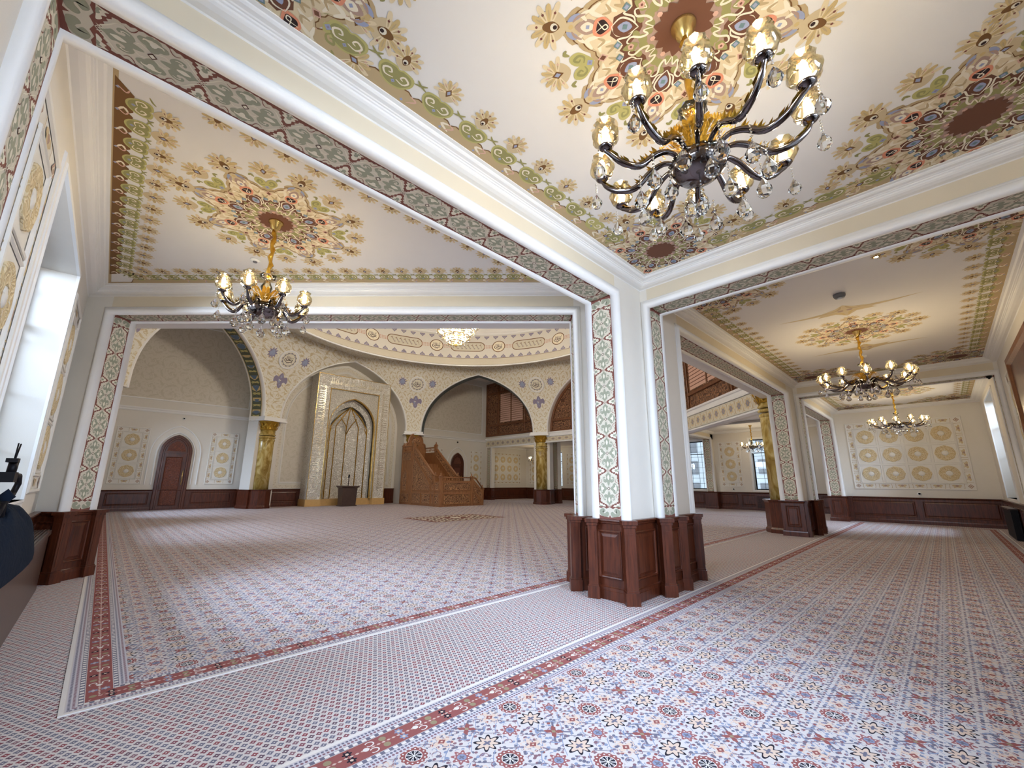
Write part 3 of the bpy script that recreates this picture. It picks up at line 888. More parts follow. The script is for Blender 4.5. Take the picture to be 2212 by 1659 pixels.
def carpet(name, outer, label):
    t = thing(name, label, 'carpet', (outer[0][0], outer[0][1], 0))
    mb = MB().use('border')
    inner = ring_strip(outer, 0.37, mb, 0.007)
    # pile edge
    n0 = len(mb.v)
    k = len(outer)
    for i in range(k):
        j = (i + 1) % k
        mb.poly([(outer[i][0], outer[i][1], 0.0), (outer[j][0], outer[j][1], 0.0), (outer[j][0], outer[j][1], 0.007), (outer[i][0], outer[i][1], 0.007)])
        mb.uv += [(0, 0)] * 4
    mb.build('border', t)
    f = MB().use('field'); f.prism(inner, 0.001, 0.007); f.build('field', t)
    return t
carpet('carpet', [(-0.2, -1.16), (23.3, -1.16), (23.3, 2.80), (-0.2, 2.80)], 'long patterned carpet running down the aisle at the near side of the pillars')
hall = carpet('carpet', [(0.02, 4.33), (22.9, 4.33), (22.9, 28.35), (0.02, 28.35)], 'large square patterned carpet filling the domed hall up to the gilded niche')
# the woven centre medallion of the hall carpet
D = Decal(plane_fn(V(11.4, 15.2, 0.0078), X3, Y3, Z3), 0.0004)
D.poly([(-1.9, -1.25), (1.9, -1.25), (1.9, 1.25), (-1.9, 1.25)], 'p_cream2', 1)
for sx in (1, -1):
    for sy in (1, -1):
        def Q(p, sx=sx, sy=sy): return (p[0] * sx * 1.9, p[1] * sy * 1.25)
        D.poly([(0, 0.9), (0.9, 0.9), (0.9, 0.0), (1, 0), (1, 1), (0, 1)], 'p_red', 2, Q)
        for i in range(5):
            for j in range(4):
                a, b = 0.1 + i * 0.18, 0.1 + j * 0.22
                D.line([(a - 0.08, b - 0.09), (a + 0.02, b + 0.06), (a + 0.09, b - 0.04)], 0.075, 'p_dark' if (i + j) % 3 == 0 else 'p_red', 3, 3, Q, False)
                D.disc(Q((a + 0.03, b + 0.09)), 0.06, 'p_red', 4, 6)
D.disc((0, 0), 0.5, 'p_red', 5, 24, lob=8, amp=0.12); D.disc((0, 0), 0.25, 'p_cream2', 6, 16)
D.build('centre_medallion', hall)

# ---- outer walls with window openings
def wall_strip(name, o, u, n, L, h, holes, thick=0.5, mat='wall', z0=0.0):
    """Solid wall: o start on the room face, u along, n into the room; holes = (u0,u1,z0,z1)."""
    mb = MB().use(mat)
    us = sorted({0.0, L} | {a for q in holes for a in q[:2]}); zs = sorted({z0, h} | {a for q in holes for a in q[2:]})
    T = Matrix(((u.x, -n.x, 0, o.x), (u.y, -n.y, 0, o.y), (0, 0, 1, o.z), (0, 0, 0, 1)))
    for i in range(len(us) - 1):
        cells = []
        for j in range(len(zs) - 1):
            a, b, c, d = us[i], us[i + 1], zs[j], zs[j + 1]
            if any(q[0] < (a + b) / 2 < q[1] and q[2] < (c + d) / 2 < q[3] for q in holes): continue
            if cells and abs(cells[-1][1] - c) < 1e-6: cells[-1][1] = d
            else: cells.append([c, d])
        for c, d in cells: mb.box(us[i], us[i + 1], 0, thick, c, d, T)
    return struct(mb.build(name))

WN = [0]
def window(o, u, n, u0, u1, z0, z1, depth=0.42, cols=5, rows=9, frame_mat='black'):
    WN[0] += 1
    o = o + u * u0; w = u1 - u0
    fr = (o, u, Z3, n)
    mb = MB().use('white')
    mb.sweep([(0, z0), (0, z1), (w, z1), (w, z0)], [(0, 0), (0, 0.03), (0.03, 0.035), (0.04, 0.02), (0.10, 0.02), (0.11, 0.0)], fr, True)
    win = struct(mb.build('window_%d' % WN[0]))
    f = MB().use(frame_mat); q = o - n * depth
    T = Matrix(((u.x, -n.x, 0, q.x), (u.y, -n.y, 0, q.y), (0, 0, 1, 0), (0, 0, 0, 1)))
    t = 0.05
    for a, b, c, d in ((0, t, z0, z1), (w - t, w, z0, z1), (t, w - t, z0, z0 + t), (t, w - t, z1 - t, z1), (t, w - t, z0 + (z1 - z0) * 0.72, z0 + (z1 - z0) * 0.72 + 0.05)):
        f.box(a, b, -0.02, 0.04, c, d, T)
    g = 0.016
    for k in range(1, cols):
        x = w * k / cols + (0.05 if k % 2 else -0.05) * (1 if cols > 3 else 0); f.box(x - g / 2, x + g / 2, -0.005, 0.012, z0 + t, z1 - t, T)
    for k in range(1, rows):
        z = z0 + (z1 - z0) * k / rows; a = 0.15 * w if k % 2 else 0
        f.box(t, w - t - a, -0.005, 0.012, z - g / 2, z + g / 2, T)
    f.build('window_frame', win)
    p = MB().use('glasspane'); p.box(t, w - t, 0.013, 0.018, z0 + t, z1 - t, T); p.build('pane', win)
    s = MB().use('white'); s.box(-0.02, w + 0.02, -depth - 0.03, 0, z0 - 0.03, z0, T); s.build('sill', win)
    return win

def wall_windows(name, o, u, n, L, h, wins, thick=0.5, **k):
    w = wall_strip(name, o, u, n, L, h, wins, thick)
    for q in wins: window(o, u, n, *q, **k)
    return w

WO = V(-0.71, -1.95, 0)
wall_windows('wall_west', WO, Y3, X3, 11.6, 4.95, [(2.0, 4.55, 1.30, 4.33), (7.10, 9.95, 1.30, 4.33)], 0.55)
wall_windows('wall_west', V(-0.71, 9.65, 0), Y3, X3, 19.8, 10.95, [(4.0, 8.4, 1.3, 4.33), (14.0, 17.6, 1.3, 4.33)], 0.55)
wall_windows('wall_south', V(-0.71, -1.45, 0), X3, Y3, 24.7, 4.95, [(1.6, 5.0, 1.15, 4.35), (19.9, 22.7, 1.15, 4.45)], 0.55)
wall_strip('wall_east', V(23.95, 3.1, 0), -Y3, -X3, 4.6, 4.95, [], 0.4)
wall_windows('wall_east', V(28.5, 15.0, 0), -Y3, -X3, 13.0, 4.95, [(2.5, 4.25, 1.2, 4.35), (6.97, 9.2, 1.2, 4.25)], 0.5)
wall_windows('wall_east', V(30.4, 29.0, 0), -Y3, -X3, 14.2, 4.95, [(3.4, 4.6, 1.2, 4.35), (7.6, 9.0, 1.2, 4.35)], 0.5)
wall_strip('wall_east', V(28.5, 14.9, 0), X3, Y3, 2.2, 4.95, [], 0.3)
wall_strip('wall_south', V(24.35, 3.12, 0), X3, Y3, 4.6, 4.95, [], 0.3)
wall_strip('wall_north', V(-1.2, 29.0, 0), X3, -Y3, 26.7, 10.95, [], 0.5)
wall_windows('wall_north', V(25.5, 29.0, 0), X3, -Y3, 5.4, 4.95, [], 0.5)

# ---- flat ceilings
def slab(poly, z, name='ceiling', h=0.12, mat='ceil'):
    return struct(MB().use(mat).prism(poly, z, z + h).build(name))
c_near = slab([(-1.2, -1.95), (6.3, -1.95), (6.3, 3.4), (-1.2, 3.4)], ZC)
c_left = slab([(-1.2, 3.4), (6.1, 3.4), (-0.2, 9.75), (-1.2, 10.1)], ZC)
c_mid = slab([(6.3, -1.95), (16.6, -1.95), (16.6, 3.4), (6.3, 3.4)], ZC)
c_far = slab([(16.6, -1.95), (24.3, -1.95), (24.3, 3.4), (16.6, 3.4)], ZC)
c_se = slab([(16.8, 3.4), (30.9, 3.4), (30.9, 29.3), (25.2, 29.3), (25.2, 20.9), (24.0, 20.4), (24.0, 11.0)], ZC)
c_nw = slab([(-1.2, 19.5), (0.4, 20.6), (7.2, 27.0), (7.2, 29.3), (-1.2, 29.3)], 10.85)
c_ne = slab([(15.6, 29.3), (15.6, 27.0), (22.6, 20.2), (25.6, 20.2), (25.6, 29.3)], 10.85)

CORN = [(0, ZK - 0.01), (0.012, ZK), (0.06, ZK + 0.006), (0.10, ZK + 0.02), (0.118, ZK + 0.034), (0.122, ZK + 0.052), (0.134, ZK + 0.056), (0.138, ZK + 0.070), (0.150, ZK + 0.072), (0.158, ZK + 0.080),
        (0.19, ZK + 0.086), (0.205, ZK + 0.10), (0.208, ZK + 0.112), (0.24, ZK + 0.116), (0.24, ZC)]
TN = [0]
def trim(mb, parent=None):
    TN[0] += 1
    return struct(mb.build('trim_%d' % TN[0], parent))
def cornice(poly):
    mb = MB().use('white'); mb.sweep(poly, CORN, HFR, True); return trim(mb)
bay_near = [(-0.71, -1.45), (6.04, -1.45), (6.04, 3.10), (-0.71, 3.10)]
bay_left = [(-0.71, 3.62), (5.74, 3.62), (-0.71, 10.07)]
bay_mid = [(6.55, -1.45), (16.36, -1.45), (16.36, 3.10), (6.55, 3.10)]
bay_far = [(16.88, -1.45), (23.95, -1.45), (23.95, 3.10), (16.88, 3.10)]
for b in (bay_near, bay_left, bay_mid, bay_far): cornice(b)

# ---- beams over the openings
def beam(p0, p1, n, t, z0=ZS, z1=4.95, name='ceiling_beam'):
    """p0->p1 on the near face, n = direction away from the room it faces, t thickness."""
    a, b = V(*p0, 0), V(*p1, 0)
    q = [a, b, b + n * t, a + n * t]
    mb = MB().use('beige'); mb.prism([(w.x, w.y) for w in q], z0, z1)
    return struct(mb.build(name))

JM = [(0.0, -0.085), (-0.012, -0.07), (-0.018, -0.03), (-0.012, 0.015), (0.004, 0.045), (0.03, 0.056), (0.055, 0.05), (0.075, 0.03), (0.082, 0.018), (0.108, 0.016), (0.112, 0.0)]
def portal(p0, p1, n, t, parent, near=True, far=True, jamb0=True, jamb1=True, band=0.35, z0=ZW, z1=ZS):
    """Mouldings and painted bands of one rectangular opening. p0,p1: jambs on the near face; n points to the viewer; t thickness."""
    a, b = V(*p0, 0), V(*p1, 0); u = (b - a).normalized(); L = (b - a).length
    if near:
        mb = MB().use('white'); mb.sweep([(0, z0), (0, z1), (L, z1), (L, z0)], JM, (a, u, Z3, n), smooth=True); trim(mb, parent)
    if far:
        a2, b2 = b - n * t, a - n * t
        mb = MB().use('white'); mb.sweep([(0, z0), (0, z1), (L, z1), (L, z0)], JM, (a2, -u, Z3, -n), smooth=True); trim(mb, parent)
    w = t - 0.165
    mid = -n * (t / 2)
    painted_band('painted_band', a + mid + Z3 * (z1 - 0.001), n, u, -Z3, w, L, parent)
    if jamb0: painted_band('painted_band', a + mid + Z3 * z1 + u * 0.001, n, -Z3, u, w, z1 - z0, parent)
    if jamb1: painted_band('painted_band', b + mid + Z3 * z1 - u * 0.001, n, -Z3, -u, w, z1 - z0, parent)

S2 = sqrt(0.5)
bA = beam((-0.66, 3.10), (5.24, 3.10), Y3, 0.52)
portal((-0.66, 3.10), (5.24, 3.10), -Y3, 0.52, bA)
bB = beam((6.04, -1.38), (6.04, 2.98), X3, 0.51)
portal((6.04, 2.98), (6.04, -1.38), -X3, 0.51, bB)
bA2 = beam((7.43, 3.10), (15.44, 3.10), Y3, 0.52)
portal((7.43, 3.10), (15.44, 3.10), -Y3, 0.52, bA2)
bB2 = beam((16.36, -1.37), (16.36, 2.98), X3, 0.52)
portal((16.36, 2.98), (16.36, -1.37), -X3, 0.52, bB2)
bA3 = beam((17.63, 3.10), (23.22, 3.10), Y3, 0.52)
portal((17.63, 3.10), (23.22, 3.10), -Y3, 0.52, bA3)
nD = V(S2, S2, 0)
bD = beam((-0.37, 9.73), (5.37, 3.99), nD, 0.47)
portal((-0.37, 9.73), (5.37, 3.99), -nD, 0.47, bD, band=0.31)

# short wall pieces either side of the openings
def wallpiece(poly, z0=0.0, z1=4.95, name='wall_west', mat='wall'):
    return struct(MB().use(mat).prism(poly, z0, z1).build(name))
wallpiece([(-0.71, 3.10), (-0.66, 3.10), (-0.66, 3.62), (-0.71, 3.62)])
wallpiece([(-0.71, 10.07), (-0.37, 9.73), (-0.04, 10.06), (-0.4, 10.45), (-0.4, 11.2), (-0.71, 11.2)])
wallpiece([(6.04, -1.38), (6.04, -1.45), (6.55, -1.45), (6.55, -1.38)], name='wall_south')
wallpiece([(16.36, -1.37), (16.36, -1.45), (16.88, -1.45), (16.88, -1.37)], name='wall_south')
wallpiece([(23.22, 3.10), (24.35, 3.10), (24.35, 3.62), (23.22, 3.62)], name='wall_east')

# ---- wainscot
WP = [(0.0, ZW), (0.085, ZW), (0.088, ZW - 0.02), (0.07, ZW - 0.035), (0.062, ZW - 0.055), (0.045, ZW - 0.065), (0.040, ZW - 0.08), (0.040, 0.17), (0.048, 0.16), (0.060, 0.155), (0.064, 0.12), (0.070, 0.115), (0.070, 0.0), (0.0, 0.0)]
def raised_panel(fr, x0, x1, z0, z1, parent, h0=0.04):
    o, u, v, n = fr
    mb = MB().use('wood')
    o2 = o + n * h0
    mb.sweep([(x0, z0), (x0, z1), (x1, z1), (x1, z0)], [(0, 0), (0, 0.016), (-0.012, 0.022), (-0.026, 0.016), (-0.034, 0.002), (-0.05, 0.002), (-0.085, 0.015)], (o2, u, v, n), True)
    d = 0.085
    if x1 - x0 > 2 * d + 0.01:
        mb.poly([o2 + u * a + v * b + n * 0.015 for a, b in ((x0 + d, z0 + d), (x1 - d, z0 + d), (x1 - d, z1 - d), (x0 + d, z1 - d))])
    return mb.build('panel', parent)
def wainscot(path, parent, closed=False, panels=True, name='wood_base', pw=1.5, posts=(), skip=()):
    """path travels with the room on its left."""
    mb = MB().use('wood'); mb.sweep(path, WP, HFR, closed)
    base = mb.build(name, parent)
    k = len(path)
    if panels:
        for i in range(k if closed else k - 1):
            if i in skip: continue
            a, b = V(*path[i], 0), V(*path[(i + 1) % k], 0); L = (b - a).length
            if L < 0.30: continue
            u = (b - a) / L; n = V(-u.y, u.x, 0); m = max(1, round(L / pw)); w = L / m
            for j in range(m):
                g = 0.11 if w > 0.6 else 0.075
                raised_panel((a, u, Z3, n), j * w + g, (j + 1) * w - g, 0.27, 0.90, base)
    for (x, y, ang, s) in posts:
        p = MB().use('wood'); T = Matrix.Translation((x, y, 0)) @ Matrix.Rotation(radians(ang), 4, 'Z')
        p.box(-s, s, -s, s, 0.0, 0.96, T); p.box(-s - 0.018, s + 0.018, -s - 0.018, s + 0.018, 0, 0.155, T); p.box(-s - 0.008, s + 0.008, -s - 0.008, s + 0.008, 0.155, 0.18, T)
        p.box(-s - 0.012, s + 0.012, -s - 0.012, s + 0.012, 0.96, 1.0, T); p.box(-s - 0.03, s + 0.03, -s - 0.03, s + 0.03, 1.0, 1.052, T)
        p.box(-s - 0.004, -s + 0.01, -s * 0.55, s * 0.55, 0.24, 0.88, T); p.box(-s * 0.55, s * 0.55, -s - 0.004, -s + 0.01, 0.24, 0.88, T)
        p.build('corner_post', base)
    return base

def baseboard(path, name, **k):
    b = wainscot(path, None, name=name, **k); return struct(b)

# ---- pillars
def pillar(poly, label, posts, at, group=None):
    t = thing('pillar', label, 'pillar', (at[0], at[1], 0), 0, group)
    mb = MB().use('wall'); mb.prism(poly, 0.0, 4.95); mb.build('shaft', t)
    wainscot(list(reversed(poly)), t, True, posts=posts, pw=0.95)
    return t
P1 = [(5.24, 3.10), (6.04, 3.10), (6.04, 2.98), (6.55, 2.98), (6.55, 3.10), (7.43, 3.10), (7.43, 3.62), (7.43, 3.90), (6.53, 3.90), (6.11, 4.32), (5.70, 4.32), (5.37, 3.99), (5.74, 3.62), (5.24, 3.62)]
pillar(P1, 'nearest pillar, many-sided, white mouldings and painted bands over a tall dark wood base', [(5.20, 3.06, 45, 0.075), (5.16, 3.60, 20, 0.065), (5.28, 4.02, 45, 0.07), (5.98, 2.92, 45, 0.075), (6.53, 2.92, 45, 0.06), (7.37, 3.01, 20, 0.06), (5.66, 4.36, 0, 0.06)], (6.2, 3.3))
P2 = [(15.44, 3.10), (16.36, 3.10), (16.36, 2.98), (16.88, 2.98), (16.88, 3.10), (17.63, 3.10), (17.63, 3.62), (17.3, 3.62), (17.3, 4.2), (16.75, 4.2), (16.45, 3.85), (16.2, 3.62), (15.44, 3.62)]
pillar(P2, 'second pillar down the aisle, painted bands and dark wood base beside the gold marble column', [(15.50, 3.03, 0, 0.06), (16.30, 2.93, 45, 0.06), (16.93, 2.93, 45, 0.06), (17.60, 3.0, 0, 0.06)], (16.5, 3.3))

# ---- golden marble columns
def gold_column(x, y, label, top=4.95):
    t = thing('marble_column', label, 'column', (x, y, 0), 0, None)
    r = 0.41
    def part(name, mat, prof, **k):
        m_ = MB().use(mat); m_.lathe(prof, (x, y, 0), 32, **k); return m_.build(name, t)
    part('shaft', 'marble', [(r, 1.0), (r, 3.80), (r * 0.98, top - 0.95)])
    part('ring', 'marble', [(r, 3.80), (r + 0.03, 3.83), (r + 0.03, 3.90), (r, 3.93)])
    part('ring', 'marble', [(r, 3.97), (r + 0.05, 4.0), (r + 0.05, 4.06), (r, 4.09)])
    part('ring', 'marble', [(r, 4.12), (r + 0.04, 4.15), (r + 0.04, 4.20), (r, 4.23), (r, top - 0.5)])
    c = MB().use('oldgold'); c.lathe([(r, top - 0.5), (r + 0.05, top - 0.47), (r + 0.02, top - 0.42), (r + 0.06, top - 0.25), (r + 0.10, top - 0.10), (r + 0.16, top - 0.04), (r + 0.17, top)], (x, y, 0), 48)
    for row, (z, rr, s) in enumerate(((top - 0.40, r + 0.05, 0.13), (top - 0.22, r + 0.10, 0.14))):
        for k in range(14):
            a = 2 * pi * (k + 0.5 * row) / 14
            o = V(x + rr * cos(a), y + rr * sin(a), z); d = V(cos(a), sin(a), 0); w = V(-sin(a), cos(a), 0)
            pts = [o - w * s * 0.45 - Z3 * s * 0.5, o + w * s * 0.45 - Z3 * s * 0.5, o + w * s * 0.40 + Z3 * s * 0.4 + d * 0.03, o + Z3 * s * 0.85 + d * 0.09, o - w * s * 0.40 + Z3 * s * 0.4 + d * 0.03]
            n = len(c.v); c.v += [tuple(p) for p in pts] + [tuple(o + d * 0.05)]
            for i in range(5): c.face((n + i, n + (i + 1) % 5, n + 5))
    c.build('capital', t)
    b = MB().use('wood'); prof = [(r + 0.22, 0.0), (r + 0.22, 0.12), (r + 0.19, 0.17), (r + 0.18, 0.18), (r + 0.18, 0.95), (r + 0.20, 1.0), (r + 0.23, 1.03), (r + 0.23, ZW), (0.1, ZW)]
    b.lathe(prof, (x, y, 0), 10, smooth=False); b.build('wood_base', t)
    return t

def octv(k):   # vertex between side k and side k+1; side k normal at angle 45*k
    a = radians(45 * k + 22.5); r = AP / cos(pi / 8); return OCT + V(r * cos(a), r * sin(a), 0)
COLR = 0.30
cl = {1: 'gold marble column between the gilded niche wall and the arch over the small door, behind the wooden pulpit stair',
      2: 'gold marble column to the left of the gilded niche, beside the blue painted arch',
      0: 'distant gold marble column between the lattice balcony arches on the far side of the hall',
      6: 'nearest gold marble column, half hidden behind the second pillar of the aisle'}
gold_column(16.37, 3.76, cl[6], 4.80)
for k in (0, 1, 2):
    v_ = octv(k); gold_column(v_.x, v_.y, cl[k])

# ---- arches of the octagon
ASP, AZ0, ARI = 4.22, 5.25, 4.43
def bez(t, P):
    q = [Vector(p) for p in P]
    while len(q) > 1: q = [q[i].lerp(q[i + 1], t) for i in range(len(q) - 1)]
    return q[0]
NA = 22
ARC = [tuple(bez(i / NA, [(ASP, 0), (ASP, 2.55), (1.95, 3.95), (0, ARI)])) for i in range(NA + 1)]      # spring -> apex, right half
FULL = [(-x, z) for x, z in ARC] + [(x, z) for x, z in reversed(ARC[:-1])]
def side_frame(k):
    a = radians(45 * k); n = V(-cos(a), -sin(a), 0); o = OCT + V(AP * cos(a), AP * sin(a), 0)
    u = n.cross(Z3) * -1.0      # u x Z = n
    return o, u, Z3, n
def sf(k):
    o, u, v, n = side_frame(k)
    if (u.cross(Z3) - n).length > 0.01: u = -u
    return o, u, v, n

def arch_side(k, depth, intrados='wall'):
    o, u, v, n = sf(k)
    mb = MB().use('white')
    mb.sweep([(-ASP, 4.95)] + [(x, z + AZ0) for x, z in FULL] + [(ASP, 4.95)], [(0, -0.05), (0.0, 0.05), (0.02, 0.07), (0.07, 0.07), (0.09, 0.045), (0.12, 0.045), (0.13, 0.02), (0.15, 0.0)], (o, u, v, n), smooth=True)
    t = trim(mb)
    m = MB().use(intrados)
    rows = [[o + u * x + v * (z + AZ0) - n * d for x, z in [(-ASP, -0.3)] + FULL + [(ASP, -0.3)]] for d in (0.05, depth)]
    m.grid(rows, False, True); struct(m.build('wall_arch', None))
    # back face of the spandrel
    m = MB().use('wall')
    top = 5.6
    for i in range(len(FULL) - 1):
        a, b = FULL[i], FULL[i + 1]
        m.poly([o - n * depth + u * a[0] + v * (AZ0 + a[1]), o - n * depth + u * b[0] + v * (AZ0 + b[1]), o - n * depth + u * b[0] + v * 10.9, o - n * depth + u * a[0] + v * 10.9])
    for s in (-1, 1): m.poly([o - n * depth + u * s * ASP + v * 4.95, o - n * depth + u * s * (HS + 0.3) + v * 4.95, o - n * depth + u * s * (HS + 0.3) + v * 10.9, o - n * depth + u * s * ASP + v * 10.9])
    struct(m.build('wall_spandrel'))
    return o, u, v, n, t
FR = {}
for k, dp in ((2, 1.2), (1, 0.8), (3, 0.8), (0, 0.6), (7, 0.6), (6, 0.5), (5, 0.5), (4, 0.5)):
    FR[k] = arch_side(k, dp, 'teal' if k in (1,) else 'wall')

# pendentives between neighbouring arches
RR, RZ = 9.0, 9.60
def pend_pt(k, t, s):
    """vertex k; t 0 spring..1 apex; s -1 (side k edge) .. +1 (side k+1 edge)."""
    x, z = ARC[int(round(t * NA))]
    o, u, v, n = sf(k)[:4]; e1 = None
    V1 = octv(k)
    for o_, u_, v_, n_ in (sf(k), ):
        sg = 1 if (V1 - o_).dot(u_) > 0 else -1; e1 = o_ + u_ * (sg * x)
    o_, u_, v_, n_ = sf((k + 1) % 8)
    sg = 1 if (V1 - o_).dot(u_) > 0 else -1; e2 = o_ + u_ * (sg * x)
    p = e1.lerp(e2, (s + 1) / 2); d = (OCT - V1).normalized()
    bow = (1 - s * s)
    return V(p.x, p.y, AZ0 + z) + d * 0.0 * bow
for k in range(8):
    m = MB().use('pend')
    rows = [[pend_pt(k, i / NA, s) for s in (-1, -0.5, 0, 0.5, 1)] for i in range(NA + 1)]
    m.grid(rows, False, True)
    base = [rows[0], [V(p.x, p.y, 4.95) for p in rows[0]]]
    m.grid([base[1], base[0]], False, True)
    # up to the ring
    top = rows[-1]; ring = []
    for p in [top[0].lerp(top[1], q / 4) if False else None for q in range(0)]: pass
    A0 = radians(45 * k); seg = 12
    up = []; rg = []
    for i in range(seg + 1):
        a = A0 + radians(45) * i / seg
        s = (2.0 * i / seg) - 1
        # on the chord between mid sides
        p = pend_pt(k, 1, 0); 
        e1, e2 = top[0], top[-1]
        d = V(cos(a), sin(a), 0); ch = e2 - e1; w = e1 - OCT
        den = d.x * ch.y - d.y * ch.x
        tt = (w.x * ch.y - w.y * ch.x) / den
        q = OCT + d * tt; up.append(V(q.x, q.y, AZ0 + ARI)); rg.append(OCT + d * RR + Z3 * RZ)
    m.grid([up, [p + Z3 * 0.42 for p in up]], False, True)
    struct(m.build('wall_pendentive'))
    m = MB().use('pend_flat'); m.grid([[p + Z3 * 0.42 for p in up], [V(q.x, q.y, 9.72) for q in rg]], False, True); struct(m.build('wall_ring_soffit'))

# the ring, the drum and the dome
def revolve(name, mat, prof, seg=128):
    m = MB().use(mat); rows = [[OCT + V(r * cos(2 * pi * i / seg), r * sin(2 * pi * i / seg), z) for i in range(seg)] for r, z in prof]
    m.grid(rows, True, True); return struct(m.build(name))
revolve('trim_ring', 'white', [(9.02, 9.60), (8.96, 9.60), (8.93, 9.64), (8.96, 9.69), (9.02, 9.70)])
revolve('wall_drum', 'pend_plain' if 'pend_plain' in M else 'wall', [(9.0, 9.68), (9.35, 9.9), (10.1, 10.52)])
revolve('trim_drum', 'p_line', [(10.1, 10.52), (10.17, 10.57)])
DR0, DZ0, DR1, DZ1 = 10.17, 10.57, 10.66, 12.5
drum = revolve('wall_dome_drum', 'wall', [(DR0, DZ0), (DR1, DZ1)])
revolve('trim_dome', 'white', [(10.66, 12.5), (10.55, 12.52), (10.52, 12.62), (10.6, 12.75), (10.75, 12.8)])
revolve('ceiling_dome', 'ceil', [(10.75 * cos(a), 12.8 + 6.5 * sin(a)) for a in [radians(q) for q in range(0, 91, 6)]])
def drum_fn(x, y, h):    # x metres along, y 0..1 up
    r = DR0 + (DR1 - DR0) * y - h - 0.004; a = x / 10.4
    return OCT + V(r * cos(a), r * sin(a), DZ0 + (DZ1 - DZ0) * y)
D = Decal(drum_fn)
def dr(x, y): return (x, y / 1.99)
CIRC = 2 * pi * 10.4
nt_ = 96
for i in range(nt_):
    x = CIRC * i / nt_
    for yy, s in ((0.03, 1), (1.93, -1)):
        def Q(p, x=x, yy=yy, s=s): return (x + p[0], (yy + s * p[1]) / 1.99)
        D.poly([(-0.20, 0), (0.20, 0), (0.17, 0.10), (0.10, 0.17), (0.05, 0.22), (0, 0.30), (-0.05, 0.22), (-0.10, 0.17), (-0.17, 0.10)], 'p_purple', 1, Q)
        D.poly([(-0.13, 0.02), (0.13, 0.02), (0.07, 0.13), (0, 0.21), (-0.07, 0.13)], 'p_grey', 2, Q)
        D.line([(-0.08, 0.03), (0, 0.14), (0.08, 0.03)], 0.025, 'p_cream', 3, 3, Q)
def calligraphy(D, cx, cy, s, Xf, mat='p_ink'):
    """Flowing pen strokes in a roundel, as in the hall's painted inscription."""
    def Q(p): return Xf((cx + p[0] * s, cy + p[1] * s))
    for pts, w in (([(0.55, 0.62), (0.50, 0.1), (0.42, -0.18), (0.18, -0.22), (0.12, -0.02)], 0.12), ([(0.22, 0.60), (0.20, 0.15), (0.10, -0.10), (-0.10, -0.08)], 0.11), ([(0.0, 0.58), (-0.02, 0.10), (-0.14, -0.10), (-0.34, -0.10)], 0.11),
                   ([(-0.22, 0.50), (-0.26, 0.05), (-0.44, -0.12), (-0.60, -0.02), (-0.50, 0.14), (-0.36, 0.02)], 0.10), ([(0.62, -0.30), (0.30, -0.52), (-0.10, -0.46), (-0.52, -0.30), (-0.66, -0.44)], 0.13),
                   ([(0.70, 0.20), (0.78, -0.15), (0.60, -0.42)], 0.11), ([(-0.70, 0.42), (-0.50, 0.32), (-0.40, 0.46)], 0.07), ([(0.32, 0.30), (0.42, 0.42), (0.34, 0.52)], 0.06)):
        D.line(pts, w, mat, 5, 5, Q)
    for p in ((-0.1, -0.68), (0.12, -0.70), (-0.62, 0.62)): D.disc(Q(p), s * 0.055, mat, 5, 4)
NC = 14
for i in range(NC):
    x = CIRC * (i + 0.40) / NC; L = CIRC / NC
    # round inscription
    def circ(r): return lambda q: sqrt(max(0, r * r - q * q)) / 1.99
    D.cols(x, 0.5, 0.50, circ(0.50), 'p_line', 1); D.cols(x, 0.5, 0.44, circ(0.44), 'p_pale', 2)
    calligraphy(D, x, 0.98, 0.40, lambda p: (p[0], p[1] / 1.99))
    # long cartouche half way
    xc = x + L / 2
    def cart(hw, hh): return lambda q: (hh if abs(q) < hw - hh else hh * sqrt(max(0, 1 - ((abs(q) - hw + hh) / hh) ** 2))) / 1.99
    D.cols(xc, 0.5, 1.30, cart(1.30, 0.42), 'p_line', 1, 24); D.cols(xc, 0.5, 1.24, cart(1.24, 0.36), 'p_cream', 2, 24)
    for j in range(13):
        a = xc - 0.95 + j * 0.155
        D.line([(a - 0.1, 0.42), (a, 0.5 + 0.06 * (-1) ** j), (a + 0.12, 0.56)], 0.022, 'p_grey' if j % 2 else 'p_line', 3, 3)
        D.disc((a, 0.5 + 0.09 * (-1) ** j), 0.045, 'p_mauve', 4, 6, 0.022)
    # reddish links
    for sx in (-1, 1):
        q0 = xc + sx * 1.52
        for j in range(5):
            for jj in (-1, 0, 1):
                D.disc((q0 + (j - 2) * 0.12, 0.5 + jj * 0.055), 0.05, 'p_rose', 1, 6, 0.022)
                D.disc((q0 + (j - 2) * 0.12, 0.5 + jj * 0.055), 0.02, 'p_mauve', 2, 5, 0.01)
D.build('painted_inscription_band', drum)

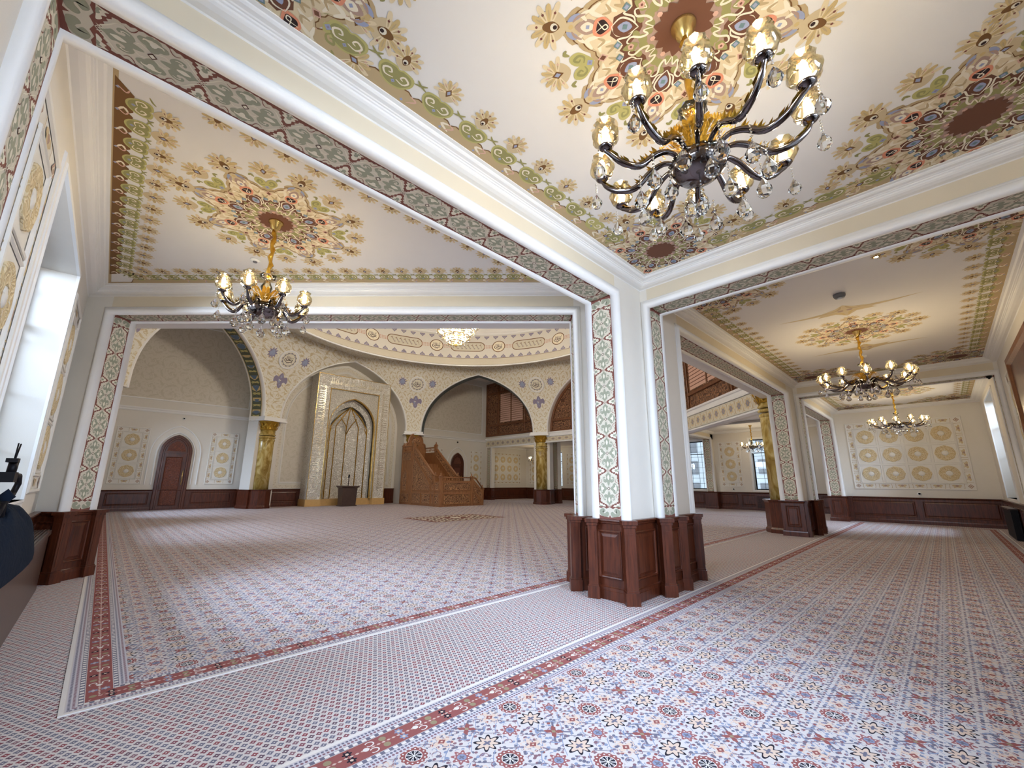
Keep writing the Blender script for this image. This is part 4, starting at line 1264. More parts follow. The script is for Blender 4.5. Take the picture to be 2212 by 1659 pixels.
# painted roundels and flowers on the pendentives
def flower(D, c, s, Xf, trefoil=False):
    def Q(p): return Xf((c[0] + p[0] * s, c[1] + p[1] * s))
    if trefoil:
        D.blob([(0, 1.0), (0.25, 0.75), (0.4, 0.45), (0.75, 0.55), (1.0, 0.2), (0.9, -0.3), (0.6, -0.15), (0.35, -0.3), (0.3, -0.7), (0, -1.0), (-0.3, -0.7), (-0.35, -0.3), (-0.6, -0.15), (-0.9, -0.3), (-1.0, 0.2), (-0.75, 0.55), (-0.4, 0.45), (-0.25, 0.75)], 'p_purple', 3, 3, Q)
        D.blob([(0, 0.75), (0.2, 0.35), (0.7, 0.25), (0.3, -0.05), (0, -0.7), (-0.3, -0.05), (-0.7, 0.25), (-0.2, 0.35)], 'p_blue', 4, 3, Q)
    else:
        D.poly([Q((cos(2 * pi * i / 20) * (0.85 + 0.22 * (-1) ** i) - 0.0, sin(2 * pi * i / 20) * (0.85 + 0.22 * (-1) ** i))) for i in range(20)], 'p_purple', 3)
        D.poly([Q((cos(2 * pi * i / 10) * 0.6, sin(2 * pi * i / 10) * 0.6)) for i in range(10)], 'p_blue', 4)
    D.disc(Q((0, 0.1)), s * 0.28, 'p_cream2', 5, 8)
for k in (7, 0, 1, 2, 3):
    def Xf3(p, h, k=k):
        # chart: p = (metres across, height)
        z = p[1] - AZ0
        # interpolate the arch half width at that height
        i = 0
        while i < NA - 1 and ARC[i + 1][1] < z: i += 1
        f = (z - ARC[i][1]) / max(1e-6, ARC[i + 1][1] - ARC[i][1])
        a, b = pend_pt(k, i / NA, -1), pend_pt(k, i / NA, 1); c, d = pend_pt(k, (i + 1) / NA, -1), pend_pt(k, (i + 1) / NA, 1)
        l, r = a.lerp(c, f), b.lerp(d, f)
        l.z = r.z = p[1]
        m_ = (l + r) / 2; dr_ = (r - l).normalized(); nn = (OCT - V(m_.x, m_.y, 0)).normalized()
        return m_ + dr_ * p[0] + V(nn.x, nn.y, 0) * (h + 0.004)
    D = Decal(lambda x, y, h, X=Xf3: X((x, y), h))
    I = lambda p: p
    zc = 8.72
    pc = Xf3((0, zc), 0.0); ex = (Xf3((0.3, zc), 0) - Xf3((-0.3, zc), 0)).normalized(); ez = (Xf3((0, zc + 0.3), 0) - Xf3((0, zc - 0.3), 0)).normalized(); en = ex.cross(ez)
    if en.dot(OCT + Z3 * 5 - pc) < 0: en = -en
    D2 = Decal(plane_fn(pc + en * 0.05, ex, ez, en), 0.002)
    D2.disc((0, 0), 0.60, 'white', 0, 32); D2.disc((0, 0), 0.50, 'p_cream2', 1, 28)
    D2.disc((0, 0), 0.44, 'p_grey', 2, 24, lob=12, amp=0.08); D2.disc((0, 0), 0.38, 'p_cream2', 3, 20)
    calligraphy(D2, 0, 0, 0.36, I)
    D2.mb.use('white'); D2.mb.grid([[pc + ex * (r_ * cos(2 * pi * q / 32)) + ez * (r_ * sin(2 * pi * q / 32)) + en * h_ for q in range(32)] for r_, h_ in ((0.62, -0.04), (0.62, 0.06), (0.585, 0.075), (0.55, 0.05))], True, True)
    D2.build('painted_roundel', bpy.data.objects['wall_pendentive' if k == 0 else 'wall_pendentive.%03d' % k])
    flower(D, (-1.12, zc + 0.10), 0.30, I); flower(D, (1.12, zc + 0.10), 0.30, I)
    flower(D, (0, 7.45), 0.46, I, True)
    D.build('painted_flower', bpy.data.objects['wall_pendentive' if k == 0 else 'wall_pendentive.%03d' % k])

# blue painted band under the arch beside the gold column
o, u, v, n, t_ = FR[3]
def path_len(P):
    L = [0]
    for i in range(1, len(P)): L.append(L[-1] + hypot(P[i][0] - P[i - 1][0], P[i][1] - P[i - 1][1]))
    return L
FP = [(-ASP, -0.05)] + FULL + [(ASP, -0.05)]; FL = path_len(FP)
def intr_fn(x, y, h):
    x = max(0, min(FL[-1] - 1e-4, x)); i = 0
    while FL[i + 1] < x: i += 1
    f = (x - FL[i]) / (FL[i + 1] - FL[i]); a, b = FP[i], FP[i + 1]
    px, pz = a[0] + (b[0] - a[0]) * f, a[1] + (b[1] - a[1]) * f
    l = hypot(b[0] - a[0], b[1] - a[1]); nx, nz = (b[1] - a[1]) / l, -(b[0] - a[0]) / l
    return o + u * (px + nx * (h + 0.004)) + v * (AZ0 + pz + nz * (h + 0.004)) - n * (0.42 + y)
D = Decal(intr_fn)
LT = FL[-1]; N_ = 40
for i in range(N_):
    a, b = LT * i / N_, LT * (i + 1) / N_
    D.poly([(a, -0.30), (b, -0.30), (b, 0.30), (a, 0.30)], 'p_gold', 1)
    D.poly([(a, -0.27), (b, -0.27), (b, 0.27), (a, 0.27)], 'deepteal', 2) if 'deepteal' in M else D.poly([(a, -0.27), (b, -0.27), (b, 0.27), (a, 0.27)], 'teal', 2)
NH = 20
for i in range(NH):
    x = LT * (i + 0.5) / NH; hl = LT / NH / 2
    D.poly([(x - hl * 0.72, 0), (x - hl * 0.36, 0.235), (x + hl * 0.36, 0.235), (x + hl * 0.72, 0), (x + hl * 0.36, -0.235), (x - hl * 0.36, -0.235)], 'p_gold', 3)
    D.poly([(x - hl * 0.66, 0), (x - hl * 0.32, 0.215), (x + hl * 0.32, 0.215), (x + hl * 0.66, 0), (x + hl * 0.32, -0.215), (x - hl * 0.32, -0.215)], 'slate', 4)
    D.line([(x - 0.15, -0.05), (x - 0.02, 0.09), (x + 0.06, -0.08), (x + 0.15, 0.05)], 0.03, 'p_grey', 5, 3)
    D.line([(x - 0.08, -0.14), (x, -0.06), (x + 0.1, -0.12)], 0.025, 'p_blue', 5, 3)
    for sy in (-1, 1):
        D.blob([(x + hl, 0), (x + hl - 0.07, 0.08 * sy), (x + hl, 0.24 * sy), (x + hl + 0.07, 0.08 * sy)], 'p_lime', 5, 3)
        D.line([(x + hl - 0.10, 0.20 * sy), (x + hl, 0.10 * sy), (x + hl + 0.10, 0.20 * sy)], 0.03, 'p_gold', 6, 3)
    D.disc((x + hl, 0), 0.04, 'p_gold', 7, 8)
D.build('painted_band', bpy.data.objects['wall_arch.002'])

# ---- piers behind the columns
for k in (0, 1, 2, 7):
    v_ = octv(k); d = (v_ - OCT).normalized(); w = V(-d.y, d.x, 0)
    P = [v_ - w * 0.62 + d * 0.05, v_ - w * 0.62 + d * 0.9, v_ + w * 0.62 + d * 0.9, v_ + w * 0.62 + d * 0.05]
    if k == 7: P = [p + d * 0.5 for p in P]; continue
    wallpiece([(p.x, p.y) for p in P], 0, 5.3, 'wall_pier')
    wainscot([(p.x, p.y) for p in reversed([P[0], P[1], P[2], P[3]])], None, True, panels=False, name='baseboard_pier')
    struct(bpy.data.objects['baseboard_pier' if k == 0 else 'baseboard_pier.%03d' % k])
    # abacus
    m = MB().use('white'); a = 0.75
    m.prism([tuple((v_ - d * 0.62 - w * a).xy), tuple((v_ + d * 0.5 - w * a).xy), tuple((v_ + d * 0.5 + w * a).xy), tuple((v_ - d * 0.62 + w * a).xy)], 4.95, 5.05)
    a = 0.68
    m.prism([tuple((v_ - d * 0.55 - w * a).xy), tuple((v_ + d * 0.5 - w * a).xy), tuple((v_ + d * 0.5 + w * a).xy), tuple((v_ - d * 0.55 + w * a).xy)], 5.05, 5.20)
    trim(m)

# ---- niche wall behind the mihrab (north side)
wallpiece([(6.9, 28.6), (15.9, 28.6), (15.9, 29.1), (6.9, 29.1)], 0, 10.9, 'wall_niche')
for s in (-1, 1):
    x = 11.4 + s * ASP; x2 = 11.4 + s * (ASP + 0.6)
    wallpiece([(min(x, x2), 27.45), (max(x, x2), 27.45), (max(x, x2), 29.0), (min(x, x2), 29.0)], 0, 5.3, 'wall_niche')
nf = (V(11.4, 28.6, 0), X3, Z3, -Y3)
m = MB().use('dam')
m.poly([nf[0] + X3 * x + Z3 * z - Y3 * 0.01 for x, z in [(-3.55, 1.5)] + [(q[0] * 0.845, AZ0 + q[1] * 0.86) for q in FULL] + [(3.55, 1.5)]])
dk = m.build('damask_panel', bpy.data.objects['wall_niche'])
m = MB().use('white')
m.sweep([(-3.6, 1.45)] + [(q[0] * 0.855, AZ0 + q[1] * 0.87) for q in FULL] + [(3.6, 1.45)], [(0, 0), (0, 0.025), (0.03, 0.03), (0.05, 0.0)], nf, True); trim(m)
m.__init__(); m.use('pend2')
prof = []
m.sweep([(-3.75, 1.30)] + [(q[0] * 0.895, AZ0 + q[1] * 0.905) for q in FULL] + [(3.75, 1.30)], [(0.0, 0.012), (0.25, 0.012)], nf, True); m.build('painted_border', bpy.data.objects['wall_niche'])
m = MB().use('white')
m.sweep([(-4.03, 1.10)] + [(q[0] * 0.955, AZ0 + q[1] * 0.965) for q in FULL] + [(4.03, 1.10)], [(0, 0), (0, 0.025), (0.03, 0.03), (0.05, 0.0)], nf, True); trim(m)

# ---- corner walls above the small doors: cornice, panels
def door_wall(x0, x1, upper=True):
    fr = (V(0, 29.0, 0), X3, Z3, -Y3)
    m = MB().use('white')
    m.sweep([(x0, 5.14), (x1, 5.14)], [(-0.02, 0), (-0.02, 0.05), (0.03, 0.07), (0.04, 0.05), (0.09, 0.05), (0.10, 0.10), (0.15, 0.12), (0.18, 0.12), (0.18, 0)], fr); trim(m)
    m = MB().use('dam'); m.poly([fr[0] + X3 * a + Z3 * b - Y3 * 0.012 for a, b in ((x0 + 0.6, 5.85), (x1 - 0.6, 5.85), (x1 - 0.6, 10.3), (x0 + 0.6, 10.3))]); m.build('damask_panel', bpy.data.objects['wall_north'])
    m = MB().use('white'); m.sweep([(x0 + 0.6, 5.85), (x0 + 0.6, 10.3), (x1 - 0.6, 10.3), (x1 - 0.6, 5.85)], [(0, 0), (0, 0.03), (0.05, 0.035), (0.07, 0)], fr, True); trim(m)
door_wall(-0.7, 6.3); door_wall(17.0, 25.0)
baseboard([(6.95, 29.0), (-0.71, 29.0), (-0.71, 10.6)], 'baseboard_north', panels=True, skip=(0, 1))
for a, b in ((0.05, 1.95), (3.45, 5.6)): raised_panel((V(0, 29.0, 0), X3, Z3, -Y3), a + 0.1, b - 0.15, 0.27, 0.90, bpy.data.objects['baseboard_north'])
baseboard([(15.62, 28.6), (7.18, 28.6)], 'baseboard_niche', panels=False)
raised_panel((V(0, 28.6, 0), X3, Z3, -Y3), 7.4, 8.9, 0.27, 0.90, bpy.data.objects['baseboard_niche'])
baseboard([(25.4, 28.2), (25.0, 28.2), (25.0, 29.0), (16.5, 29.0)], 'baseboard_north', skip=(2,))
for a, b in ((17.1, 18.9), (19.0, 20.8), (22.7, 24.6)): raised_panel((V(0, 29.0, 0), X3, Z3, -Y3), a, b, 0.27, 0.90, bpy.data.objects['baseboard_north.001'])
baseboard([(30.4, 29.0), (25.5, 29.0)], 'baseboard_wing', pw=2.2)
baseboard([(30.4, 15.2), (30.4, 29.0)], 'baseboard_wing', pw=2.2)
baseboard([(28.5, 2.9), (28.5, 14.9)], 'baseboard_wing', pw=2.0)
baseboard([(23.95, -1.45), (23.95, 3.10), (23.22, 3.10), (23.22, 3.62), (24.3, 3.62)], 'baseboard_east', pw=2.0, posts=[(23.87, 2.98, 0, 0.07)])
baseboard([(16.95, -1.45), (23.95, -1.45)], 'baseboard_south', pw=2.0)
baseboard([(6.6, -1.45), (16.3, -1.45)], 'baseboard_south', pw=2.0)
baseboard([(-0.71, -1.45), (6.0, -1.45)], 'baseboard_south', pw=2.0)
baseboard([(-0.71, 3.05), (-0.71, -1.45)], 'baseboard_west', pw=1.6)
baseboard([(-0.04, 10.06), (-0.37, 9.73), (-0.71, 10.07), (-0.71, 3.62), (-0.66, 3.62), (-0.66, 3.05)], 'baseboard_west', pw=1.6, posts=[(-0.36, 9.66, 45, 0.07), (0.0, 10.03, 45, 0.07)])

# ---- lintels, lattice tympana and the far partition
def lattice_screen(name, fr, outline, label, x0, x1, z0, z1, cols=(0.24, 0.76), rows=(0.20, 0.86), arch=None):
    """Wooden screen: outline filled with carved panels, framed by stiles and rails."""
    o, u, v, n = fr
    c = o + u * (x0 + x1) / 2 + v * z0
    t = thing(name, label, 'lattice screen', tuple(c))
    m = MB().use('lattice2'); m.poly([o + u * a + v * b + n * 0.02 for a, b in outline]); m.build('carved_panel', t)
    m = MB().use('lattice'); m.sweep(outline, [(0.0, 0.0), (0.0, 0.10), (-0.10, 0.12), (-0.16, 0.10), (-0.18, 0.02)], fr, True); m.build('frame', t)
    W, H = x1 - x0, z1 - z0
    def top_at(x):
        if not arch: return z1
        ax = abs(x - (x0 + x1) / 2); best = z0
        for i in range(len(arch) - 1):
            a, b = arch[i], arch[i + 1]
            if min(a[0], b[0]) - 1e-6 <= ax <= max(a[0], b[0]) + 1e-6:
                f = (ax - a[0]) / ((b[0] - a[0]) or 1); best = a[1] + (b[1] - a[1]) * f + AZ0
        return best
    def bar(a, b, c_, d, h=0.10):
        q = MB().use('lattice'); q.sweep([(a, c_), (a, d), (b, d), (b, c_)], [(0, 0.02), (0, h), (-0.02, h + 0.015)], fr, True)
        q.poly([o + u * x + v * z + n * h for x, z in ((a, c_), (b, c_), (b, d), (a, d))])
        q.build('rail' if (b - a) > (d - c_) else 'stile', t)
    for f in cols:
        x = x0 + W * f; bar(x - 0.09, x + 0.09, z0 + 0.1, top_at(x) - 0.1)
    for f in rows:
        z = z0 + H * f
        xl, xr = x0, x1
        if arch:
            for q in arch:
                if q[1] + AZ0 >= z: xr = (x0 + x1) / 2 + q[0]; xl = (x0 + x1) / 2 - q[0]; break
        bar(xl + 0.1, xr - 0.1, z - 0.09, z + 0.09, 0.105)
    # pale brick pattern seen through the middle light
    m = MB().use('p_rose'); a, b = x0 + W * cols[0] + 0.25, x0 + W * cols[1] - 0.25; c_, d = z0 + H * rows[0] + 0.2, z0 + H * rows[1] - 0.2
    m.poly([o + u * x + v * z + n * 0.03 for x, z in ((a, c_), (b, c_), (b, d), (a, d))])
    m.use('p_brown')
    k = 14
    for i in range(1, k):
        z = c_ + (d - c_) * i / k; m.poly([o + u * x + v * (z + s) + n * 0.035 for x, s in ((a, -0.02), (b, -0.02), (b, 0.02), (a, 0.02))])
    m.build('brick_light', t)
    m = MB().use('lattice'); xm = (a + b) / 2; m.poly([o + u * x + v * z + n * 0.06 for x, z in ((xm - 0.07, c_), (xm + 0.07, c_), (xm + 0.07, d), (xm - 0.07, d))]); m.build('mullion', t)
    return t

def frieze(fr, x0, x1, z0, z1, parent, pit=0.62):
    o, u, v, n = fr
    D = Decal(plane_fn(o, u, v, n)); D.poly([(x0, z0), (x1, z0), (x1, z1), (x0, z1)], 'p_cream', 5)
    k = int((x1 - x0) / pit)
    for i in range(k):
        x = x0 + (x1 - x0) * (i + 0.5) / k; z = (z0 + z1) / 2; h = (z1 - z0)
        D.disc((x, z), 0.22, 'p_tan2', 7, 16, h * 0.36, lob=8, amp=0.18); D.disc((x, z), 0.13, 'p_grey', 8, 12, h * 0.22, lob=6, amp=0.2); D.disc((x, z), 0.05, 'p_mauve', 9, 6)
        for s in (-1, 1):
            D.line([(x + 0.24 * s, z), (x + 0.30 * s, z + h * 0.35), (x + 0.2 * s, z + h * 0.42)], 0.03, 'p_tan', 8, 3); D.line([(x + 0.24 * s, z), (x + 0.30 * s, z - h * 0.35), (x + 0.2 * s, z - h * 0.42)], 0.03, 'p_tan', 8, 3)
    return D.build('painted_frieze', parent)

def tymp(k, depth, lattice, lintel_z0):
    o, u, v, n = sf(k); q = o - n * depth; fr = (q, u, v, n)
    out = [(-ASP, 5.20)] + [(x, z + AZ0) for x, z in FULL] + [(ASP, 5.20)]
    if lattice:
        lattice_screen('lattice_screen', fr, out, lattice, -ASP, ASP, 5.20, AZ0 + ARI, arch=ARC)
    else:
        m = MB().use('dam'); m.poly([q + u * a + v * b for a, b in out]); struct(m.build('wall_tympanum'))
    w = HS - 0.2
    m = MB().use('wall'); T = Matrix(((u.x, -n.x, 0, o.x), (u.y, -n.y, 0, o.y), (0, 0, 1, 0), (0, 0, 0, 1)))
    m.box(-w, w, 0.02, depth + 0.25, lintel_z0, 5.2, T); lt = struct(m.build('wall_lintel'))
    m = MB().use('white'); m.sweep([(-w, 4.86), (w, 4.86)], [(0, 0), (0, 0.05), (0.05, 0.06), (0.07, 0.04), (0.22, 0.05), (0.25, 0.10), (0.33, 0.12), (0.36, 0.0)], (o, u, v, n)); trim(m, lt)
    m = MB().use('white'); m.sweep([(-w, lintel_z0 - 0.02), (w, lintel_z0 - 0.02)], [(0, -0.3), (0, 0.0), (0, 0.05), (0.06, 0.06), (0.09, 0.0)], (o, u, v, n)); trim(m, lt)
    frieze((o, u, v, n), -w, w, lintel_z0 + 0.09, 4.84, lt)
tymp(7, 0.35, 'carved wooden lattice filling the pointed arch above the nearest gold column', 4.14)
tymp(0, 0.35, 'carved wooden lattice in the far arch on the east side of the hall', 4.45)
tymp(6, 0.4, None, 4.45); tymp(5, 0.4, None, 4.45); tymp(4, 0.4, None, 4.45)
# side piers of the tympanum sides (below the lintel)
for k in (7, 0):
    o, u, v, n = sf(k)
    T = Matrix(((u.x, -n.x, 0, o.x), (u.y, -n.y, 0, o.y), (0, 0, 1, 0), (0, 0, 0, 1)))
# west side of the hall: solid
o, u, v, n = sf(4)
# partition in the plane x = 25 behind the north-east arch
FX = (V(25.0, 0, 0), -Y3, Z3, -X3)     # u = -y
m = MB().use('wall')
m.box(25.0, 25.4, 14.0, 29.0, 4.62, 10.95); m.box(25.0, 25.4, 28.2, 29.0, 0, 4.62); m.box(25.0, 25.4, 20.5, 21.4, 0, 4.62)
part = struct(m.build('wall_partition'))
m = MB().use('white'); m.sweep([(-29.0, 5.26), (-14.2, 5.26)], [(0, 0), (0, 0.05), (0.05, 0.06), (0.09, 0.10), (0.18, 0.12), (0.2, 0)], FX); trim(m, part)
m = MB().use('white'); m.sweep([(-28.25, 1.05), (-28.25, 4.60), (-21.4, 4.60), (-21.4, 1.05)], JM, FX, smooth=True); trim(m, part)
frieze(FX, -29.0, -14.2, 4.73, 5.24, part)
painted_band('painted_band', V(24.995, 20.75, 4.62), -Y3, -Z3, -X3, 0.40, 3.55, part)
wainscot([(25.4, 20.5), (25.0, 20.5), (25.0, 21.4), (25.4, 21.4)], part, name='wood_base')
painted_band('painted_band', V(24.995, 28.6, 4.62), -Y3, -Z3, -X3, 0.42, 3.55, part)
lattice_screen('lattice_screen', (V(24.98, 0, 0), -Y3, Z3, -X3), [(-28.95, 5.62), (-28.95, 10.6), (-21.4, 10.6), (-21.4, 5.62)], 'tall wooden lattice balcony screen seen through the arch behind the pulpit stair', -28.95, -21.4, 5.62, 10.6, cols=(0.22, 0.66), rows=(0.2, 0.80))
# pilaster and transverse beam of the east rooms
for y0, y1, x0 in ((10.18, 10.70, 28.1),):
    m = MB().use('wall'); m.box(x0, 28.5, y0, y1, 0, 4.95); pl = struct(m.build('wall_pilaster'))
    painted_band('painted_band', V(x0 - 0.001, (y0 + y1) / 2, 4.41), -Y3, -Z3, -X3, 0.40, 3.36, pl)
b_ = struct(MB().use('beige').box(23.9, 28.5, 10.18, 10.70, 4.41, 4.95).build('ceiling_beam'))
m = MB().use('white'); m.sweep([(24.4, 1.05), (24.4, 4.41), (28.1, 4.41), (28.1, 1.05)], JM, (V(0, 10.18, 0), X3, Z3, -Y3), smooth=True); trim(m, b_)
m = MB().use('wall'); m.box(24.0, 24.4, 10.1, 10.8, 0, 4.95); struct(m.build('wall_pilaster'))
baseboard([(24.4, 10.8), (24.0, 10.8), (24.0, 10.1), (24.4, 10.1), (24.4, 10.8)][:5], 'baseboard_pilaster', panels=False)
baseboard([(28.5, 10.1), (28.08, 10.1), (28.08, 10.75), (28.5, 10.75)], 'baseboard_pilaster', panels=False)
for b in ([(24.2, 3.62), (28.5, 3.62), (28.5, 10.18), (24.2, 10.18)], [(24.2, 10.70), (28.5, 10.70), (28.5, 14.9), (24.2, 14.9)], [(25.4, 15.2), (30.4, 15.2), (30.4, 29.0), (25.4, 29.0)]): cornice(b)

# ================================================================ ceiling paintings
def paint_ceiling(parent, poly, centre, corners, z=ZC, R=1.0, border=True, skip=0.95, pitch=0.41):
    D = Decal(lambda x, y, h: V(x, y, z - 0.001 - h))
    if border:
        k = len(poly)
        for i in range(k): ceiling_border(D, poly[i], poly[(i + 1) % k], pitch, skip)
    for c in corners: star_medallion(D, c, R * 0.98)
    if centre: star_medallion(D, centre, R)
    return D.build('painted_ornament', parent)
I_ = 0.24
paint_ceiling(c_near, [(-0.47, -1.21), (5.80, -1.21), (5.80, 2.86), (-0.47, 2.86)], (2.56, 0.83), [(5.30, 2.35), (5.25, -0.72), (0.05, 2.42), (0.05, -0.75)])
paint_ceiling(c_left, [(-0.47, 3.86), (5.16, 3.86), (-0.47, 9.49)], (1.10, 5.56), [], skip=0.45, pitch=0.30)
paint_ceiling(c_mid, [(6.79, -1.21), (16.12, -1.21), (16.12, 2.86), (6.79, 2.86)], (11.42, 0.83), [(7.35, 2.35), (15.6, 2.4), (15.6, -0.75), (7.35, -0.75)])
D = Decal(lambda x, y, h: V(x, y, ZC - 0.001 - h))
for cx_ in (9.9, 12.95):
    for sx in (1, -1):
        def Q(p, cx_=cx_, sx=sx): return (cx_ + p[1] * 0.55 * (1 if cx_ > 11 else -1) - 0, 0.83 + p[0] * 0.55 * sx)
        def Q2(p, Q=Q): return Q((p[0] * 2.1, p[1] * 0.9))
        D.poly([(0, 0.75), (0.12, 0.42), (0.30, 0.22), (0.55, 0.16), (0.95, 0.20), (0.62, 0.02), (0.34, -0.05), (0.40, -0.22), (0.14, -0.20), (0, -0.62)], 'p_tan2', 1, Q2)
        D.line([(0.03, 0.6), (0.12, 0.2), (0.45, 0.12)], 0.05, 'p_tan', 2, 4, Q2); D.line([(0.03, -0.5), (0.08, -0.1), (0.3, 0.02)], 0.05, 'p_gold', 2, 4, Q2)
        D.disc(Q2((0.06, 0.1)), 0.05, 'p_mauve', 3, 8)
D.build('painted_spray', c_mid)
paint_ceiling(c_far, [(17.12, -1.21), (23.71, -1.21), (23.71, 2.86), (17.12, 2.86)], (20.4, 0.83), [(17.6, 2.4), (23.2, 2.4), (23.2, -0.75), (17.6, -0.75)])

# ================================================================ plaster wall panels with gilded rosettes
def rosette_mesh(fr, cx, cz, r, parent):
    o, u, v, n = fr; rows = []
    seg = 28
    def P(rr, a, h): return o + u * (cx + rr * cos(a)) + v * (cz + rr * sin(a)) + n * h
    m = MB().use('rosette')
    for rr, h in ((1.0, 0.0), (1.0, 0.022), (0.93, 0.03), (0.62, 0.022), (0.38, 0.026), (0.34, 0.012)):
        rows.append([P(r * rr * (1 + (0.03 * cos(8 * 2 * pi * k / seg) if rr > 0.9 else 0)), 2 * pi * k / seg, h) for k in range(seg)])
    m.grid(rows, True, False)
    md = m.build('rosette', parent)
    m = MB().use('plasterw')
    m.grid([[P(r * rr, 2 * pi * k / 16, h) for k in range(16)] for rr, h in ((0.34, 0.010), (0.30, 0.026), (0.12, 0.034), (0.0, 0.036))], True, True)
    for q in range(4):
        a = q * pi / 2; m.poly([P(r * 0.34, a - 0.06, 0.033), P(r * 0.56, a - 0.03, 0.033), P(r * 0.62, a, 0.033), P(r * 0.56, a + 0.03, 0.033), P(r * 0.34, a + 0.06, 0.033)])
    m.build('rosette_heart', md)
    return md
def wall_panel(o, u, n, w, h, nx, ny, label, group, z0=1.36, r=0.30, frame=True):
    """o: lower left corner on the wall (z ignored)."""
    fr = (V(o.x, o.y, z0), u, Z3, n)
    t = thing('wall_panel', label, 'wall panel', (o.x, o.y, z0), 0, group)
    m = MB().use('plasterw'); R4 = [(0, 0), (0, h), (w, h), (w, 0)]
    m.sweep(R4, [(0, 0), (0, 0.02), (-0.02, 0.035), (-0.045, 0.03), (-0.055, 0.012)], fr, True); m.build('frame', t)
    b = 0.25; m = MB().use('plasterw'); m.poly([fr[0] + u * x + Z3 * z + n * 0.006 for x, z in R4]); m.build('ground', t)
    D = Decal(plane_fn(fr[0] + n * 0.012, u, Z3, n))
    def motif(x, z, vert):
        def Q(p): return (x + p[1], z + p[0]) if vert else (x + p[0], z + p[1])
        D.blob([(-0.14, 0.02), (-0.08, 0.06), (0, 0.03), (0.08, 0.06), (0.14, 0.02), (0.08, -0.02), (0.1, -0.06), (0, -0.04), (-0.1, -0.06), (-0.08, -0.02)], 'p_tan2', 1, 3, Q)
        D.blob([(-0.05, 0.03), (0, 0.05), (0.05, 0.03), (0, -0.03)], 'p_mauve', 2, 2, Q)
        D.line([(-0.2, 0.085), (-0.2, -0.07), (-0.17, -0.085)], 0.012, 'p_tan', 1, 2, Q, False); D.line([(0.2, 0.085), (0.2, -0.07), (0.17, -0.085)], 0.012, 'p_tan', 1, 2, Q, False)
    kx = max(1, int((w - 2 * b) / 0.46)); kz = max(1, int((h - 2 * b) / 0.46))
    for i in range(kx):
        x = b + (w - 2 * b) * (i + 0.5) / kx
        for z in (b * 0.58, h - b * 0.58): motif(x, z, False)
    for i in range(kz):
        z = b + (h - 2 * b) * (i + 0.5) / kz
        for x in (b * 0.58, w - b * 0.58): motif(x, z, True)
    for x in (b * 0.58, w - b * 0.58):
        for z in (b * 0.58, h - b * 0.58): D.disc((x, z), 0.085, 'p_mauve', 1, 4, lob=4, amp=0.0, rot=0); D.disc((x, z), 0.05, 'p_cream2', 2, 4); D.disc((x, z), 0.03, 'p_mauve', 3, 6)
    D.build('painted_border', t)
    m = MB().use('plasterw'); m.sweep([(b, b), (b, h - b), (w - b, h - b), (w - b, b)], [(0.02, 0.01), (0.015, 0.028), (0, 0.03), (-0.01, 0.012)], fr, True)
    cw, ch = (w - 2 * b) / nx, (h - 2 * b) / ny
    for i in range(nx):
        for j in range(ny):
            x, z = b + cw * i, b + ch * j
            m.sweep([(x + 0.02, z + 0.02), (x + 0.02, z + ch - 0.02), (x + cw - 0.02, z + ch - 0.02), (x + cw - 0.02, z + 0.02)], [(0, 0.01), (0, 0.022), (-0.02, 0.026), (-0.035, 0.012)], fr, True)
    m.build('coffer_moulding', t)
    for i in range(nx):
        for j in range(ny): rosette_mesh(fr, b + cw * (i + 0.5), b + ch * (j + 0.5), min(r, cw * 0.38, ch * 0.40), t)
    return t
wall_panel(V(23.95, 2.76, 0), -Y3, -X3, 3.62, 2.88, 4, 3, 'broad plaster panel of twelve gilded rosettes on the end wall of the aisle', None, r=0.33)
wall_panel(V(29.56, 29.0, 0) - X3 * 3.95, X3, -Y3, 3.95, 2.95, 4, 3, 'distant plaster panel of twelve pale rosettes seen past the pulpit stair', None)
wall_panel(V(28.5, 9.89, 0), -Y3, -X3, 1.30, 2.82, 1, 3, 'narrow three-rosette panel between the two leaded windows of the far east room', None)
wall_panel(V(28.5, 6.2, 0), -Y3, -X3, 1.30, 2.82, 1, 3, 'narrow three-rosette panel seen between the second pillar and the end pilaster', None)
wall_panel(V(30.4, 23.9, 0), -Y3, -X3, 1.25, 2.82, 1, 3, 'narrow three-rosette panel at the edge of the far room, beyond the nearest pillar', None)
wall_panel(V(30.4, 28.6, 0), -Y3, -X3, 1.35, 2.82, 1, 3, 'narrow three-rosette panel in the far north-east room beside the twelve-rosette panel', None)
wall_panel(V(0.08, 29.0, 0), X3, -Y3, 1.32, 2.92, 1, 3, 'three-rosette panel to the left of the arched brown door', None, z0=1.33)
wall_panel(V(4.08, 29.0, 0), X3, -Y3, 1.36, 2.96, 1, 3, 'three-rosette panel between the arched brown door and the gold column', None, z0=1.33)
wall_panel(V(18.85, 29.0, 0), X3, -Y3, 1.36, 2.96, 1, 3, 'three-rosette panel half hidden by the pulpit stair', None, z0=1.33)
wall_panel(V(23.12, 29.0, 0), X3, -Y3, 1.42, 2.96, 1, 3, 'three-rosette panel to the right of the small arched door behind the pulpit stair', None, z0=1.33)
wall_panel(V(-0.71, 3.72, 0), Y3, X3, 1.16, 2.82, 1, 3, 'carved panel with large golden ovals on the window wall nearest the viewer', None, r=0.36)
wall_panel(V(-0.71, 8.27, 0), Y3, X3, 1.30, 2.82, 1, 3, 'carved panel with golden ovals between the tall window and the painted pilaster', None, r=0.36)
wall_panel(V(15.4, -1.45, 0), -X3, Y3, 1.25, 2.82, 1, 3, 'carved panel on the south wall beside the dark wooden doorway', None)

